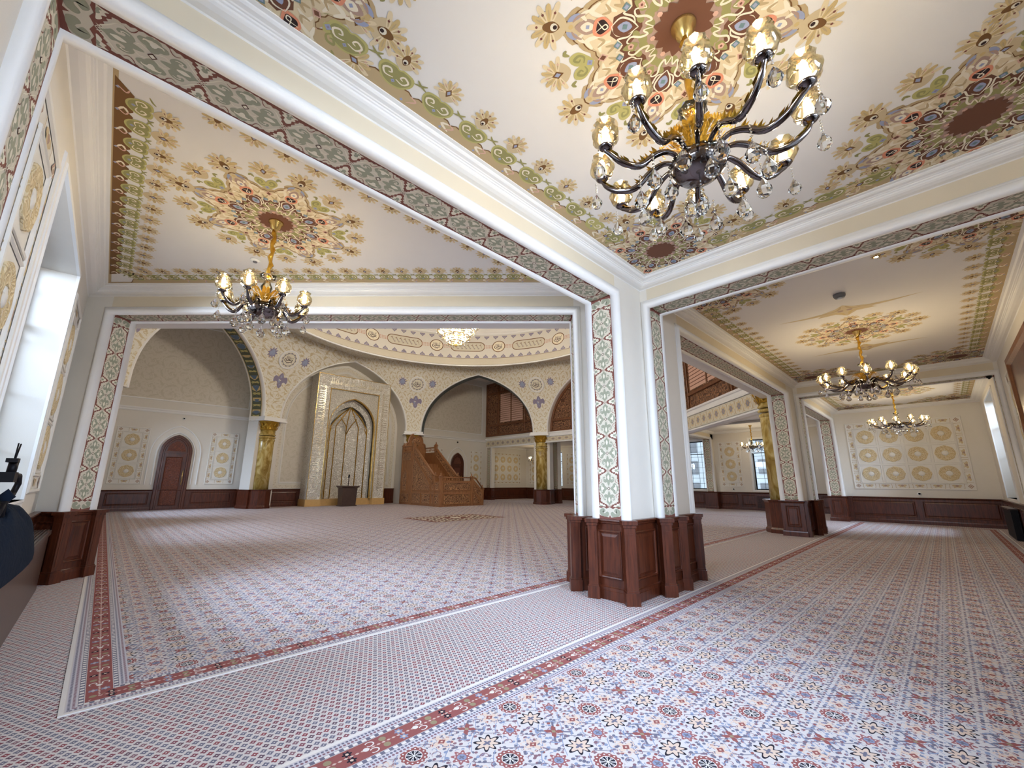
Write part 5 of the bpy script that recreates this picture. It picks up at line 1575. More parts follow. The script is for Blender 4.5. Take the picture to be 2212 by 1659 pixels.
# ================================================================ small arched doors
def arch_pts(hw, zs, rise, k=10):
    P = [tuple(bez(i / k, [(hw, 0), (hw, rise * 0.55), (hw * 0.5, rise * 0.9), (0, rise)])) for i in range(k + 1)]
    return [(-x, zs + z) for x, z in P] + [(x, zs + z) for x, z in reversed(P[:-1])]
DN = [0]
def arched_door(xc, hw, zs, top, mat_carve):
    DN[0] += 1
    fr = (V(xc, 29.0, 0), X3, Z3, -Y3); o = fr[0]
    out = [(-hw, 0)] + arch_pts(hw, zs, top - zs) + [(hw, 0)]
    m = MB().use('wood'); m.sweep(out, [(0.0, 0), (0, 0.10), (-0.03, 0.12), (-0.12, 0.12), (-0.14, 0.09), (-0.2, 0.09), (-0.22, 0.04)], fr, False)
    d = struct(m.build('door_%d' % DN[0]))
    m = MB().use('wood'); iw = hw - 0.2; inn = [(-iw, 0)] + arch_pts(iw, zs, top - zs - 0.22) + [(iw, 0)]
    m.poly([o + X3 * a + Z3 * b - Y3 * 0.05 for a, b in inn]); m.build('door_leaf', d)
    m = MB().use('doorc'); m.poly([o + X3 * a + Z3 * b - Y3 * 0.06 for a, b in ((-iw + 0.13, 0.25), (iw - 0.2, 0.25), (iw - 0.2, zs - 0.25), (-iw + 0.13, zs - 0.25))])
    q = [(-iw + 0.1, zs + 0.08)] + arch_pts(iw - 0.1, zs + 0.08, top - zs - 0.42) + [(iw - 0.1, zs + 0.08)]
    m.poly([o + X3 * a + Z3 * b - Y3 * 0.06 for a, b in q]); m.build('carved_panel', d)
    m = MB().use('wood')
    m.sweep([(-iw + 0.12, 0.24), (-iw + 0.12, zs - 0.24), (iw - 0.19, zs - 0.24), (iw - 0.19, 0.24)], [(0.02, 0.05), (0.02, 0.08), (0, 0.085), (-0.02, 0.06)], fr, True)
    m.sweep([(-iw, zs - 0.03), (iw, zs - 0.03)], [(0, 0.05), (0, 0.10), (0.06, 0.10), (0.06, 0.05)], fr, False); m.build('door_moulding', d)
    m = MB().use('gold'); hx = iw - 0.08
    m.tube([o + X3 * hx + Z3 * 1.3 - Y3 * 0.07, o + X3 * hx + Z3 * 1.3 - Y3 * 0.13, o + X3 * hx + Z3 * 2.05 - Y3 * 0.13, o + X3 * hx + Z3 * 2.05 - Y3 * 0.07], 0.018, 8); m.build('door_handle', d)
    m = MB().use('white')
    for s_, lift in ((0.42, 0.62), (0.16, 0.26)):
        P = [(-hw - s_, 1.30)] + arch_pts(hw + s_, zs - 0.1, top - zs + lift) + [(hw + s_, 1.30)]
        m.sweep(P, [(0, 0), (0, 0.03), (-0.02, 0.045), (-0.05, 0.04), (-0.06, 0.0)], fr, False)
    struct(m.build('door_surround', d))
    return d
arched_door(2.62, 0.70, 3.0, 3.98, 'doorc')
arched_door(21.72, 0.68, 3.0, 4.0, 'doorc')

# ================================================================ gilded prayer niche
def mihrab():
    X0, X1, Y0 = 9.07, 14.17, 27.30
    xc = 11.62; ZT = 8.5; ZB = 0.42
    t = thing('prayer_niche', 'tall gilded prayer niche with pointed arch and rectangular inscription border', 'prayer niche', (xc, 28.0, 0))
    fr = (V(xc, Y0, 0), X3, Z3, -Y3); o = fr[0]
    A, B = X0 - xc, X1 - xc
    wd = 0.83
    # outer border: flat slab in three pieces
    m = MB().use('mihrab')
    m.box(X0, X0 + wd, Y0, 28.59, ZB, ZT); m.box(X1 - wd, X1, Y0, 28.59, ZB, ZT); m.box(X0 + wd, X1 - wd, Y0, 28.59, ZT - 0.92, ZT)
    m.build('border_slab', t)
    m = MB().use('gold')
    pth = [(A, ZB), (A, ZT), (B, ZT), (B, ZB)]
    m.sweep(pth, [(0.0, -0.03), (0.01, 0.0), (0.0, 0.02), (-0.02, 0.02), (-0.03, 0.0)], fr)
    pi_ = [(A + wd, ZB), (A + wd, ZT - 0.92), (B - wd, ZT - 0.92), (B - wd, ZB)]
    m.sweep(pi_, [(0.02, 0.0), (0.0, 0.02), (-0.03, 0.015), (-0.035, -0.09)], fr)
    m.build('gilt_edge', t)
    # inscription: raised strokes running up, across and down the border
    D = Decal(plane_fn(o + V(0, -0.004, 0), X3, Z3, -Y3), 0.004)
    rn = random.Random(5)
    def word(cx, cz, s, rot):
        ca, sa = cos(rot), sin(rot)
        def Q(p): return (cx + s * (p[0] * ca - p[1] * sa), cz + s * (p[0] * sa + p[1] * ca))
        for j in range(4):
            x = -0.75 + j * 0.5 + rn.uniform(-0.08, 0.08)
            if rn.random() < 0.7: D.line([(x, 0.85), (x + 0.03, 0.2), (x - 0.06, -0.45)], 0.13, 'script', 2, 2, Q, False)
            D.line([(x + 0.28, -0.1 + rn.uniform(-0.2, 0.2)), (x + 0.05, -0.45), (x - 0.25, -0.40), (x - 0.30, -0.05)], 0.12, 'script', 2, 3, Q, False)
            if rn.random() < 0.5: D.disc(Q((x + 0.1, rn.choice((-0.8, 0.45)))), s * 0.08, 'script', 2, 4)
    for z in [1.2 + i * 0.62 for i in range(11)]:
        word(A + wd / 2, z, 0.30, pi / 2); word(B - wd / 2, z, 0.30, -pi / 2)
    for x in [A + 1.05 + i * 0.62 for i in range(6)]: word(x, ZT - 0.46, 0.30, 0)
    D.build('inscription', t)
    # inner field around the arch
    ia, ib, it = A + wd, B - wd, ZT - 0.92
    hw = (ib - ia) / 2 - 0.12; cx = (ia + ib) / 2
    ar = [(cx + x, z) for x, z in arch_pts(hw, 5.15, 1.95, 12)]
    m = MB().use('mihrab2'); yy = 0.10
    def PT(x, z, d): return o + X3 * x + Z3 * z + Y3 * d
    L, R_ = ar[:13], ar[12:]
    for seg in (L, R_):
        for i in range(len(seg) - 1):
            a, b = seg[i], seg[i + 1]; m.poly([PT(a[0], a[1], yy), PT(b[0], b[1], yy), PT(b[0], it, yy), PT(a[0], it, yy)])
    for s, e in ((ia, cx - hw), (cx + hw, ib)): m.poly([PT(s, ZB, yy), PT(e, ZB, yy), PT(e, it, yy), PT(s, it, yy)])
    m.build('spandrel_field', t)
    full = [(cx - hw, ZB)] + ar + [(cx + hw, ZB)]
    m = MB().use('gold')
    m.sweep(full, [(0.0, -0.11), (0.0, -0.08), (-0.03, -0.07), (-0.05, -0.12), (-0.07, -0.22)], fr, smooth=True); m.build('gilt_arch', t)
    m = MB().use('mihrab2')
    full2 = [(cx + (x - cx) * 0.95, z if z < 1 else z - 0.08) for x, z in full]
    m.grid([[PT(x, z, d) for x, z in full2] for d in (0.35, 0.62)], False, False); m.build('jamb_lining', t)
    # faceted niche back with ribs: half hexagon in plan
    full3 = [(cx + (x - cx) * 0.80, z if z < 1 else 5.15 + (z - 5.15) * 0.80 - 0.1) for x, z in full]
    m = MB().use('mihrab'); n_ = len(full3)
    m.grid([[PT(x, z, 0.62) for x, z in full2], [PT(x, z, 0.70) for x, z in full3]], False, False)
    hw3 = hw * 0.80
    fx = [cx - hw3, cx - hw3 * 0.62, cx, cx + hw3 * 0.62, cx + hw3]; fd = [0.70, 1.0, 1.18, 1.0, 0.70]
    for i in range(4): m.poly([PT(fx[i], ZB, fd[i]), PT(fx[i + 1], ZB, fd[i + 1]), PT(fx[i + 1], 5.2, fd[i + 1]), PT(fx[i], 5.2, fd[i])])
    # vault facets rising to the arch tip
    tip = PT(cx, 5.15 + 1.95 * 0.80 - 0.1, 0.70)
    for i in range(4): m.poly([PT(fx[i], 5.2, fd[i]), PT(fx[i + 1], 5.2, fd[i + 1]), tip])
    m.build('niche_back', t)
    m = MB().use('oldgold')
    for i in range(1, 4): m.tube([PT(fx[i], ZB, fd[i] - 0.02), PT(fx[i], 5.2, fd[i] - 0.02)] + [PT(fx[i], 5.2, fd[i] - 0.02).lerp(tip, q) for q in (0.4, 0.9)], 0.032, 6)
    for a, b in ((0, 2), (2, 4)):
        c0, c1 = fx[a], fx[b]; mid = (c0 + c1) / 2
        for s in (-1, 1):
            e = c0 if s < 0 else c1
            m.tube([PT(e, 4.7, (fd[a] if s < 0 else fd[b]) - 0.03), PT(e + (mid - e) * 0.25, 5.25, 0.83), PT(mid, 5.95, 0.84)], 0.028, 6)
    for s in (-1, 1): m.tube([PT(cx + s * hw3, ZB, 0.68), PT(cx + s * hw3, 5.1, 0.68), PT(cx + s * hw3 * 0.6, 5.9, 0.68), PT(cx, 6.55, 0.68)], 0.035, 6)
    m.build('rib', t)
    m = MB().use('stone'); m.box(X0 - 0.06, X0 + wd + 0.02, Y0 - 0.06, 28.59, 0, ZB); m.box(X1 - wd - 0.02, X1 + 0.06, Y0 - 0.06, 28.59, 0, ZB); m.box(X0 + wd, X1 - wd, Y0 + 0.3, 28.59, 0, ZB); m.build('stone_plinth', t)
    return t
mihrab().location.z += 0.0075

# lectern with microphone
def lectern():
    x, y = 11.30, 26.55
    t = thing('lectern', 'small brown wooden lectern with microphone before the gilded niche', 'lectern', (x, y, 0))
    m = MB().use('boxwood')
    rows = [[V(x + a * w, y + b * w * 0.75, z) for a, b in ((-1, -1), (1, -1), (1, 1), (-1, 1))] for w, z in ((0.50, 0.0), (0.50, 0.06), (0.44, 0.08), (0.48, 1.12), (0.56, 1.16), (0.58, 1.22), (0.58, 1.25))]
    m.grid(rows, True, False); m.poly(rows[-1]); m.build('body', t)
    m = MB().use('black'); m.tube([(x, y, 1.25), (x, y - 0.02, 1.6), (x - 0.02, y - 0.06, 1.75)], 0.022, 6); m.tube([(x - 0.02, y - 0.06, 1.75), (x - 0.02, y - 0.09, 1.95)], 0.05, 8); m.build('microphone', t)
    t.location.z += 0.0075
lectern()

# ================================================================ pulpit stair
def minbar():
    t = thing('pulpit_stair', 'carved brown wooden pulpit stair with landing and round-crested seat', 'pulpit', (16.6, 24.2, 0))
    W, Cv = 'wood2', 'wood3'
    XL, XR, YB, YF = 15.30, 17.10, 27.0, 22.1
    def part(name, f, mat=W):
        m = MB().use(mat); f(m); return m.build(name, t)
    def carved(name, fr, poly, parent=None, inset=0.0):
        o, u, v, n = fr
        m = MB().use(Cv); m.poly([o + u * a + v * b + n * 0.012 for a, b in poly]); c = m.build(name, parent or t)
        m = MB().use(W); m.sweep(poly, [(0.0, 0.0), (0.0, 0.035), (-0.04, 0.045), (-0.06, 0.02)], fr, True); m.build('panel_frame', c)
        return c
    LX = (V(XL, 0, 0), -Y3, Z3, -X3)       # left flank: u = -y
    # left flank body
    part('left_flank', lambda m: (m.box(XL, XL + 0.10, 22.1, YB, 0, 1.55), m.box(XL, XL + 0.10, 25.55, YB, 1.55, 3.65)))
    m = MB().use(W); m.v += [(XL, 25.6, 1.5), (XL, 22.75, 1.5), (XL, 22.75, 1.75), (XL, 25.6, 4.0), (XL + 0.1, 25.6, 1.5), (XL + 0.1, 22.75, 1.5), (XL + 0.1, 22.75, 1.75), (XL + 0.1, 25.6, 4.0)]
    for q in ((0, 1, 2, 3), (4, 7, 6, 5), (0, 4, 5, 1), (1, 5, 6, 2), (2, 6, 7, 3), (3, 7, 4, 0)): m.face(q)
    m.build('sloping_flank', t)
    carved('carved_panel', LX, [(-25.45, 0.95), (-25.45, 3.35), (-23.55, 1.70), (-23.2, 1.35), (-23.2, 0.95)])
    carved('carved_panel', LX, [(-25.5, 3.45), (-25.5, 4.0), (-23.0, 2.0), (-23.0, 1.45)])
    for a, b in ((-25.4, -24.3), (-24.2, -23.15)): carved('arcade_panel', LX, [(a, 0.12), (a, 0.80), (b, 0.80), (b, 0.12)])
    carved('arcade_panel', LX, [(-23.0, 0.12), (-23.0, 0.80), (-22.2, 0.80), (-22.2, 0.12)]); carved('roundel_panel', LX, [(-23.0, 0.98), (-23.0, 1.5), (-22.2, 1.5), (-22.2, 0.98)])
    # tower niche at the back
    carved('niche_panel', LX, [(-26.75, 0.9), (-26.75, 2.1), (-26.45, 2.5), (-26.15, 2.1), (-26.15, 0.9)]); carved('roundel_panel', LX, [(-26.85, 0.12), (-26.85, 0.75), (-25.75, 0.75), (-25.75, 0.12)])
    carved('roundel_panel', LX, [(-26.85, 3.0), (-26.85, 3.6), (-25.75, 3.6), (-25.75, 3.0)])
    part('right_flank', lambda m: (m.box(XR, XR + 0.1, 22.7, YB, 0, 1.55), m.box(XR, XR + 0.1, 25.5, YB, 1.55, 3.65)))
    m = MB().use(W); m.v += [(XR, 25.6, 1.5), (XR, 22.75, 1.5), (XR, 22.75, 1.75), (XR, 25.6, 4.0), (XR + 0.1, 25.6, 1.5), (XR + 0.1, 22.75, 1.5), (XR + 0.1, 22.75, 1.75), (XR + 0.1, 25.6, 4.0)]
    for q in ((0, 1, 2, 3), (4, 7, 6, 5), (0, 4, 5, 1), (1, 5, 6, 2), (2, 6, 7, 3), (3, 7, 4, 0)): m.face(q)
    m.build('sloping_flank', t)
    carved('carved_panel', (V(XR, 0, 0), Y3, Z3, -X3), [(23.0, 1.45), (23.0, 2.0), (25.5, 4.0), (25.5, 3.45)])
    for x in (XL + 0.05, XR + 0.05):
        part('handrail', lambda m, x=x: m.tube([(x, 25.7, 4.12), (x, 22.7, 1.84)], 0.07, 8))
    # stair treads, facing the hall
    for i in range(9):
        y0 = 25.4 - i * 0.30; z = 2.75 - i * 0.215
        part('step', lambda m, y0=y0, z=z: m.box(XL + 0.1, XR, y0 - 0.30, 25.6 if i == 0 else y0 + 0.02, max(0, z - 0.22), z))
    part('platform', lambda m: m.box(XL + 0.1, XR, 25.4, YB, 2.6, 2.8))
    # seat back with a round crest
    part('seat_back', lambda m: m.box(XL, XR + 0.1, YB - 0.1, YB, 2.8, 4.05))
    fb = (V((XL + XR) / 2 + 0.05, YB - 0.1, 0), X3, Z3, -Y3)
    cr = [(-0.85, 4.05), (-0.80, 4.25), (-0.62, 4.35)] + [(0.60 * cos(a), 4.45 + 0.60 * sin(a)) for a in [radians(q) for q in range(170, 9, -16)]] + [(0.62, 4.35), (0.80, 4.25), (0.85, 4.05)]
    m = MB().use(W); k = len(cr)
    m.poly([fb[0] + X3 * a + Z3 * b - Y3 * 0.02 for a, b in cr]); m.poly([fb[0] + X3 * a + Z3 * b + Y3 * 0.08 for a, b in cr])
    m.grid([[fb[0] + X3 * a + Z3 * b + Y3 * d for a, b in cr] for d in (-0.02, 0.08)], False, True)
    m.sweep(cr, [(0.03, 0.0), (0.04, 0.06), (-0.03, 0.09), (-0.08, 0.03)], fb); crest = m.build('crest', t)
    m = MB().use(Cv); m.lathe([(0.36, 0.0), (0.34, 0.05), (0.22, 0.03), (0.16, 0.08), (0.0, 0.10)], (0, 0, 0), 20, T=Matrix.Translation(fb[0] + Z3 * 4.42 - Y3 * 0.03) @ Matrix.Rotation(pi / 2, 4, 'X')); m.build('rosette', crest)
    # balustrades of the platform
    def balustrade(p, q, z0, z1, k):
        p, q = Vector(p), Vector(q)
        def f(m):
            m.tube([p + Z3 * z1, q + Z3 * (z1 + 0.0)], 0.045, 6)
            for i in range(k):
                c = p.lerp(q, (i + 0.5) / k); m.lathe([(0.02, 0), (0.035, (z1 - z0) * 0.3), (0.016, (z1 - z0) * 0.6), (0.02, z1 - z0)], (c.x, c.y, z0 + c.z), 6)
        return part('balustrade', f)
    balustrade((XR + 0.05, 25.5, 0), (XR + 0.05, 26.9, 0), 3.72, 4.0, 9); balustrade((XL + 0.05, 25.5, 0), (XL + 0.05, 26.9, 0), 3.72, 4.0, 9)
    def post(x, y, h):
        def f(m):
            m.box(x - 0.08, x + 0.08, y - 0.08, y + 0.08, 0, h); m.box(x - 0.11, x + 0.11, y - 0.11, y + 0.11, h, h + 0.05)
            m.lathe([(0.09, 0), (0.12, 0.06), (0.04, 0.10), (0.05, 0.14), (0.035, 0.2), (0.0, 0.27)], (x, y, h + 0.05), 10)
        return part('newel_post', f)
    for x, y, h in ((XL + 0.05, 26.95, 4.0), (XL + 0.05, 25.5, 4.1), (XR + 0.05, 25.5, 4.1), (XL + 0.05, 22.75, 1.85), (XR + 0.05, 22.75, 1.85), (XL + 0.05, 22.15, 1.8), (17.85, 22.15, 1.8), (18.85, 22.2, 1.05)): post(x, y, h)
    # landing: front face, then the last steps going down to the right
    FF = (V(0, 22.1, 0), X3, Z3, -Y3)
    part('landing', lambda m: (m.box(XL + 0.1, 17.85, 22.15, 22.8, 0, 0.85), m.box(XL, 17.9, 22.1, 22.2, 0, 1.62), m.box(17.8, 17.9, 22.2, 23.6, 0.0, 0.5)))
    carved('arcade_panel', FF, [(15.55, 0.12), (15.55, 0.80), (17.7, 0.80), (17.7, 0.12)]); carved('roundel_panel', FF, [(15.55, 0.98), (15.55, 1.52), (17.7, 1.52), (17.7, 0.98)])
    balustrade((15.45, 22.15, 0), (17.8, 22.15, 0), 1.62, 1.82, 14)
    m = MB().use(W); P = [(17.9, 0), (18.85, 0), (18.85, 0.95), (17.95, 1.75), (17.9, 1.75)]
    m.poly([(a, 22.1, b) for a, b in P]); m.poly([(a, 22.2, b) for a, b in P]); k = len(P)
    for i in range(k): a, b = P[i], P[(i + 1) % k]; m.poly([(a[0], 22.1, a[1]), (b[0], 22.1, b[1]), (b[0], 22.2, b[1]), (a[0], 22.2, a[1])])
    m.build('lower_flank', t)
    carved('carved_panel', FF, [(17.98, 0.98), (17.98, 1.5), (18.25, 1.3), (18.75, 0.85), (18.75, 0.3)]); carved('arcade_panel', FF, [(17.98, 0.10), (17.98, 0.82), (18.15, 0.82), (18.68, 0.10)])
    part('handrail', lambda m: m.tube([(17.85, 22.15, 1.84), (18.2, 22.15, 1.80), (18.88, 22.15, 1.08)], 0.05, 8))
    for i in range(4): part('step', lambda m, i=i: m.box(17.9 + i * 0.24, 18.14 + i * 0.24, 22.2, 23.5, 0, 0.68 - i * 0.17))
    return t
minbar().location.z += 0.0075

# ================================================================ chandeliers
def glass_cup(r=0.088):
    return [(0.012, -0.04), (r * 0.40, -0.03), (r * 0.30, -0.01), (r * 0.80, 0.015), (r, 0.05), (r * 0.97, 0.085), (r * 0.66, 0.125), (r * 0.60, 0.14), (r * 0.78, 0.155)]
def drop_profile(s): return [(0.0, -1.10 * s), (0.22 * s, -1.04 * s), (0.38 * s, -0.80 * s), (0.36 * s, -0.60 * s), (0.18 * s, -0.25 * s), (0.03 * s, 0.0)]
def chandelier(name, label, x, y, zb, arms, R, ztop, scale=1.0, low=False, phase=0.0, drops=True):
    """zb: height of the bowl's underside."""
    t = thing(name, label, 'chandelier', (x, y, zb), 0)
    L = lambda m, n, p=None: m.build(n, p or t)
    def at(px, py, pz): return V(x + px, y + py, zb + pz)
    sg = 10 if low else 16
    m = MB().use('darkbronze'); m.lathe([(0.0, -0.065), (0.07 * scale, -0.055), (0.13 * scale, -0.03), (0.165 * scale, 0.01), (0.178 * scale, 0.05), (0.14 * scale, 0.075), (0.05 * scale, 0.13)], (x, y, zb), sg * 2); L(m, 'bowl')
    m = MB().use('amber'); m.lathe([(0.17 * scale, 0.05), (0.185 * scale, 0.065), (0.17 * scale, 0.09), (0.12 * scale, 0.12)], (x, y, zb), sg * 2, ribs=12, ribamp=0.05); L(m, 'glass_collar')
    m = MB().use('amber'); H = (ztop - zb)
    m.lathe([(0.03, 0.12), (0.055, 0.16), (0.05, 0.22), (0.03, 0.25), (0.05, 0.29), (0.065, 0.34), (0.04, 0.40), (0.03, 0.44), (0.075, 0.47), (0.10, 0.50)], (x, y, zb), sg, ribs=8, ribamp=0.08); L(m, 'stem')
    m = MB().use('chain'); n = max(4, int((H - 0.60) / 0.055)); z0 = zb + 0.48
    path = [V(x + 0.012 * cos(i * 1.9), y + 0.012 * sin(i * 1.9), z0 + (ztop - 0.12 - z0) * i / n) for i in range(n + 1)]
    m.tube(path, [0.020 + 0.012 * (i % 2) for i in range(n + 1)], 6); L(m, 'chain')
    m = MB().use('gold'); m.lathe([(0.0, -0.17), (0.02, -0.16), (0.03, -0.12), (0.055, -0.10), (0.06, -0.06), (0.085, -0.03), (0.09, 0.0)], (x, y, ztop), sg * 2); L(m, 'canopy')
    # one arm, then turned copies
    def arm_path(r0, r1, h1, sag):
        return [(r0, 0.10), (r0 + (r1 - r0) * 0.16, 0.135), (r0 + (r1 - r0) * 0.34, 0.10), (r0 + (r1 - r0) * 0.56, 0.045 - sag), (r0 + (r1 - r0) * 0.78, 0.045 - sag * 0.7), (r0 + (r1 - r0) * 0.94, 0.075), (r1, h1 + 0.01), (r1 + 0.012, h1 + 0.03)]
    protos = {}
    def tmpl(key, mk):
        if key not in protos: protos[key] = mk()
        return protos[key]
    for i in range(arms):
        a = phase + 2 * pi * i / arms
        lift = (0.03 if i % 2 else 0.0) if arms > 8 else 0
        key = ('arm', i % 2)
        T = Matrix.Translation((x, y, zb)) @ Matrix.Rotation(a, 4, 'Z')
        def tune(o, par):
            COL.objects.link(o); o.parent = par; return o
        if key not in protos:
            P = arm_path(0.13 * scale, R, 0.085 + lift, 0.04)
            P = smooth_path(P, 4)
            m = MB().use('darkbronze'); m.tube([V(r, 0, h) for r, h in P], [0.013 + 0.010 * sin(pi * min(1, 1.25 * k / len(P))) for k in range(len(P))], 6 if low else 10)
            mg = MB().use('oldgold')
            for k in range(6 if low else 12):     # chased leafwork along the upper side
                q = P[int(len(P) * (0.30 + 0.66 * k / 12))]; s = 0.045 * (1 - 0.3 * (k % 2))
                for sd in (-1, 1): mg.poly([V(q[0] - s * 0.5, 0, q[1] + 0.016), V(q[0], sd * s * 0.6, q[1] + 0.02), V(q[0] + s * 0.7, sd * s * 0.4, q[1] + 0.05), V(q[0] + s * 0.3, 0, q[1] + 0.03)])
            e = P[-1]
            mc = MB().use('darkbronze'); mc.lathe([(0.012, -0.02), (0.04, 0.0), (0.05, 0.012), (0.03, 0.02)], (R, 0, e[1]), 12)
            mcup = MB().use('amber'); mcup.lathe([(r_ * (1.1 if low else 1.0), h_ * 1.05) for r_, h_ in glass_cup()], (R, 0, e[1] + 0.03), 8 if low else 16, ribs=8, ribamp=0.06)
            mb_ = MB().use('bulb'); mb_.lathe([(0.014, 0.0), (0.022, 0.03), (0.020, 0.055), (0.008, 0.085), (0.0, 0.095)], (R, 0, e[1] + 0.085), 8)
            md = MB().use('crystal'); dx = R + 0.05
            nb = 4
            for b in range(nb): md.lathe([(0, -0.010), (0.008, 0), (0, 0.010)], (dx, 0, e[1] - 0.02 - b * 0.022), 5)
            md.lathe([(r_, h_) for r_, h_ in drop_profile(0.105)], (dx, 0, e[1] - 0.02 - nb * 0.022), 8, smooth=False)
            protos[key] = (m, mg, mc, mcup, mb_, md)
            protos[('me', i % 2)] = None
        if protos.get(('me', i % 2)) is None:
            m, mg, mc, mcup, mb_, md = protos[key]
            objs = [q.build(nm) for q, nm in ((m, 'arm'), (mg, 'leafwork'), (mc, 'drip_pan'), (mcup, 'glass_cup'), (mb_, 'bulb'), (md, 'crystal_drop'))]
            protos[('me', i % 2)] = [o.data for o in objs]
            for o in objs: bpy.data.objects.remove(o)
        meshes = protos[('me', i % 2)]
        arm = bpy.data.objects.new('arm', meshes[0]); COL.objects.link(arm); arm.parent = t; arm.rotation_euler = (0, 0, a)
        for nm, me in zip(('leafwork', 'drip_pan', 'glass_cup', 'bulb', 'crystal_drop'), meshes[1:]):
            c = bpy.data.objects.new(nm, me); COL.objects.link(c); c.parent = arm
    # foliage sprays round the stem
    if not low:
        mg = MB().use('oldgold')
        rn = random.Random(3)
        for j in range(9):
            s = 0.10 * (1 - j * 0.07); q = V(0.05 + j * 0.022, 0, 0.16 + 0.10 * sin(j * 0.35))
            for sd in (-1, 1): mg.poly([q, q + V(s * 0.2, sd * s * 0.45, s * 0.15), q + V(s * 0.5, sd * s * 0.5, s * 0.45), q + V(s * 0.35, sd * s * 0.1, s * 0.25)])
        sp = mg.build('leaf_spray'); me = sp.data; bpy.data.objects.remove(sp)
        for j in range(arms):
            o = bpy.data.objects.new('leaf_spray', me); COL.objects.link(o); o.parent = t; o.rotation_euler = (0, 0, phase + 2 * pi * (j + 0.5) / arms)
    # hanging crystal drops
    if drops:
        md = MB().use('crystal')
        for b in range(5): md.lathe([(0, -0.011), (0.009, 0), (0, 0.011)], (0, 0, -0.012 - b * 0.024), 5)
        md.lathe([(r_, h_ - 0.12) for r_, h_ in drop_profile(0.125)], (0, 0, 0), 8, smooth=False)
        o = md.build('crystal_drop'); me = o.data; bpy.data.objects.remove(o)
        rings = [(R * 0.60, 0.02, arms, 0.5), (0.19, 0.06, max(4, arms // 3), 0.2), (0.0, -0.06, 1, 0)]
        for rr, hh, k, ph in rings:
            for j in range(k):
                a = phase + 2 * pi * (j + ph) / k
                o = bpy.data.objects.new('crystal_drop', me); COL.objects.link(o); o.parent = t; o.location = (rr * cos(a), rr * sin(a), hh); o.rotation_euler = (0, 0, a)
    return t
chandelier('chandelier', 'large twelve-armed crystal chandelier hanging closest to the viewer', 2.56, 0.83, 3.60, 12, 0.64, ZC, phase=radians(22))
chandelier('chandelier', 'eight-armed crystal chandelier under the triangular ceiling bay by the window wall', 1.10, 5.56, 3.58, 8, 0.46, ZC, phase=radians(10))
chandelier('chandelier', 'lit crystal chandelier in the middle bay of the aisle, between first and second pillar', 11.42, 0.83, 3.60, 12, 0.76, ZC, phase=radians(7))
chandelier('chandelier', 'lit crystal chandelier in the last bay, before the twelve-rosette panel', 20.4, 0.83, 3.60, 12, 0.76, ZC, phase=radians(0), low=True)
chandelier('chandelier', 'small distant chandelier before the leaded window, left of the second gold column', 26.4, 7.3, 3.55, 8, 0.55, ZC, low=True)
chandelier('chandelier', 'farthest small chandelier, seen left of the distant gold column', 28.0, 25.6, 3.5, 8, 0.55, ZC, low=True)

def dome_chandelier():
    x, y = 11.4, 15.65
    t = thing('chandelier', 'great tiered golden chandelier crowded with bulbs under the dome', 'chandelier', (x, y, 8.15))
    m = MB().use('gold'); m.lathe([(0.0, -0.15), (0.05, -0.08), (0.10, 0.0), (0.05, 0.08), (0.10, 0.2), (0.08, 0.5), (0.12, 0.8), (0.06, 1.2), (0.10, 1.5), (0.04, 1.8)], (x, y, 8.15), 12); m.build('stem', t)
    m = MB().use('chain'); m.tube([(x, y, 9.9), (x, y, 19.32)], 0.04, 6); m.build('chain', t)
    tiers = [(0.42, 0.10, 8), (0.68, 0.40, 12), (0.92, 0.72, 14), (1.12, 1.05, 18), (1.24, 1.35, 20)]
    for r, h, k in tiers:
        m = MB().use('gold'); m.tube([(x + r * cos(2 * pi * i / 32), y + r * sin(2 * pi * i / 32), 8.15 + h) for i in range(33)], 0.03, 6)
        for i in range(0, k, 2): a = 2 * pi * i / k; m.tube([(x + 0.05 * cos(a), y + 0.05 * sin(a), 8.2 + h), (x + r * cos(a), y + r * sin(a), 8.15 + h)], 0.02, 5)
        ring = m.build('tier', t)
        mg = MB().use('crystal')
        for i in range(k * 2):
            a = 2 * pi * i / (k * 2); mg.lathe([(r_, h_) for r_, h_ in drop_profile(0.12)], (x + r * cos(a), y + r * sin(a), 8.12 + h), 5, smooth=False)
        mg.build('crystal_fringe', ring)
    gb = MB().use('bulb2'); gb.lathe([(0.015, 0.0), (0.035, 0.03), (0.04, 0.07), (0.025, 0.11), (0.0, 0.13)], (0, 0, 0), 8)
    o = gb.build('bulb'); me = o.data; bpy.data.objects.remove(o)
    for r, h, k in tiers:
        for i in range(k):
            a = 2 * pi * (i + 0.3) / k; o = bpy.data.objects.new('bulb', me); COL.objects.link(o); o.parent = t; o.location = (r * cos(a), r * sin(a), h + 0.03)
dome_chandelier()

# ================================================================ small fittings
def disc_fitting(name, label, cat, x, y, z, r, h, mat='plastic', down=True, cap=None):
    t = thing(name, label, cat, (x, y, z))
    m = MB().use(mat); m.lathe([(r, 0), (r, -h * 0.5), (r * 0.8, -h), (0.0, -h)], (x, y, z), 20); m.build('body', t)
    m = MB().use(cap or 'greyplastic'); m.lathe([(r * 0.45, -h), (r * 0.4, -h * 1.4), (0, -h * 1.5)], (x, y, z), 14); m.build('sensor', t)
    return t
disc_fitting('smoke_detector', 'round white smoke detector on the triangular bay ceiling beside the left chandelier', 'smoke detector', 1.15, 6.84, ZC, 0.07, 0.03)
disc_fitting('smoke_detector', 'grey round smoke detector on the middle bay ceiling, nearer than the chandelier', 'smoke detector', 8.91, 0.79, ZC, 0.09, 0.07, 'greyplastic', cap='plastic')
disc_fitting('smoke_detector', 'small white smoke detector on the middle bay ceiling beyond the chandelier', 'smoke detector', 13.87, 0.99, ZC, 0.09, 0.05)
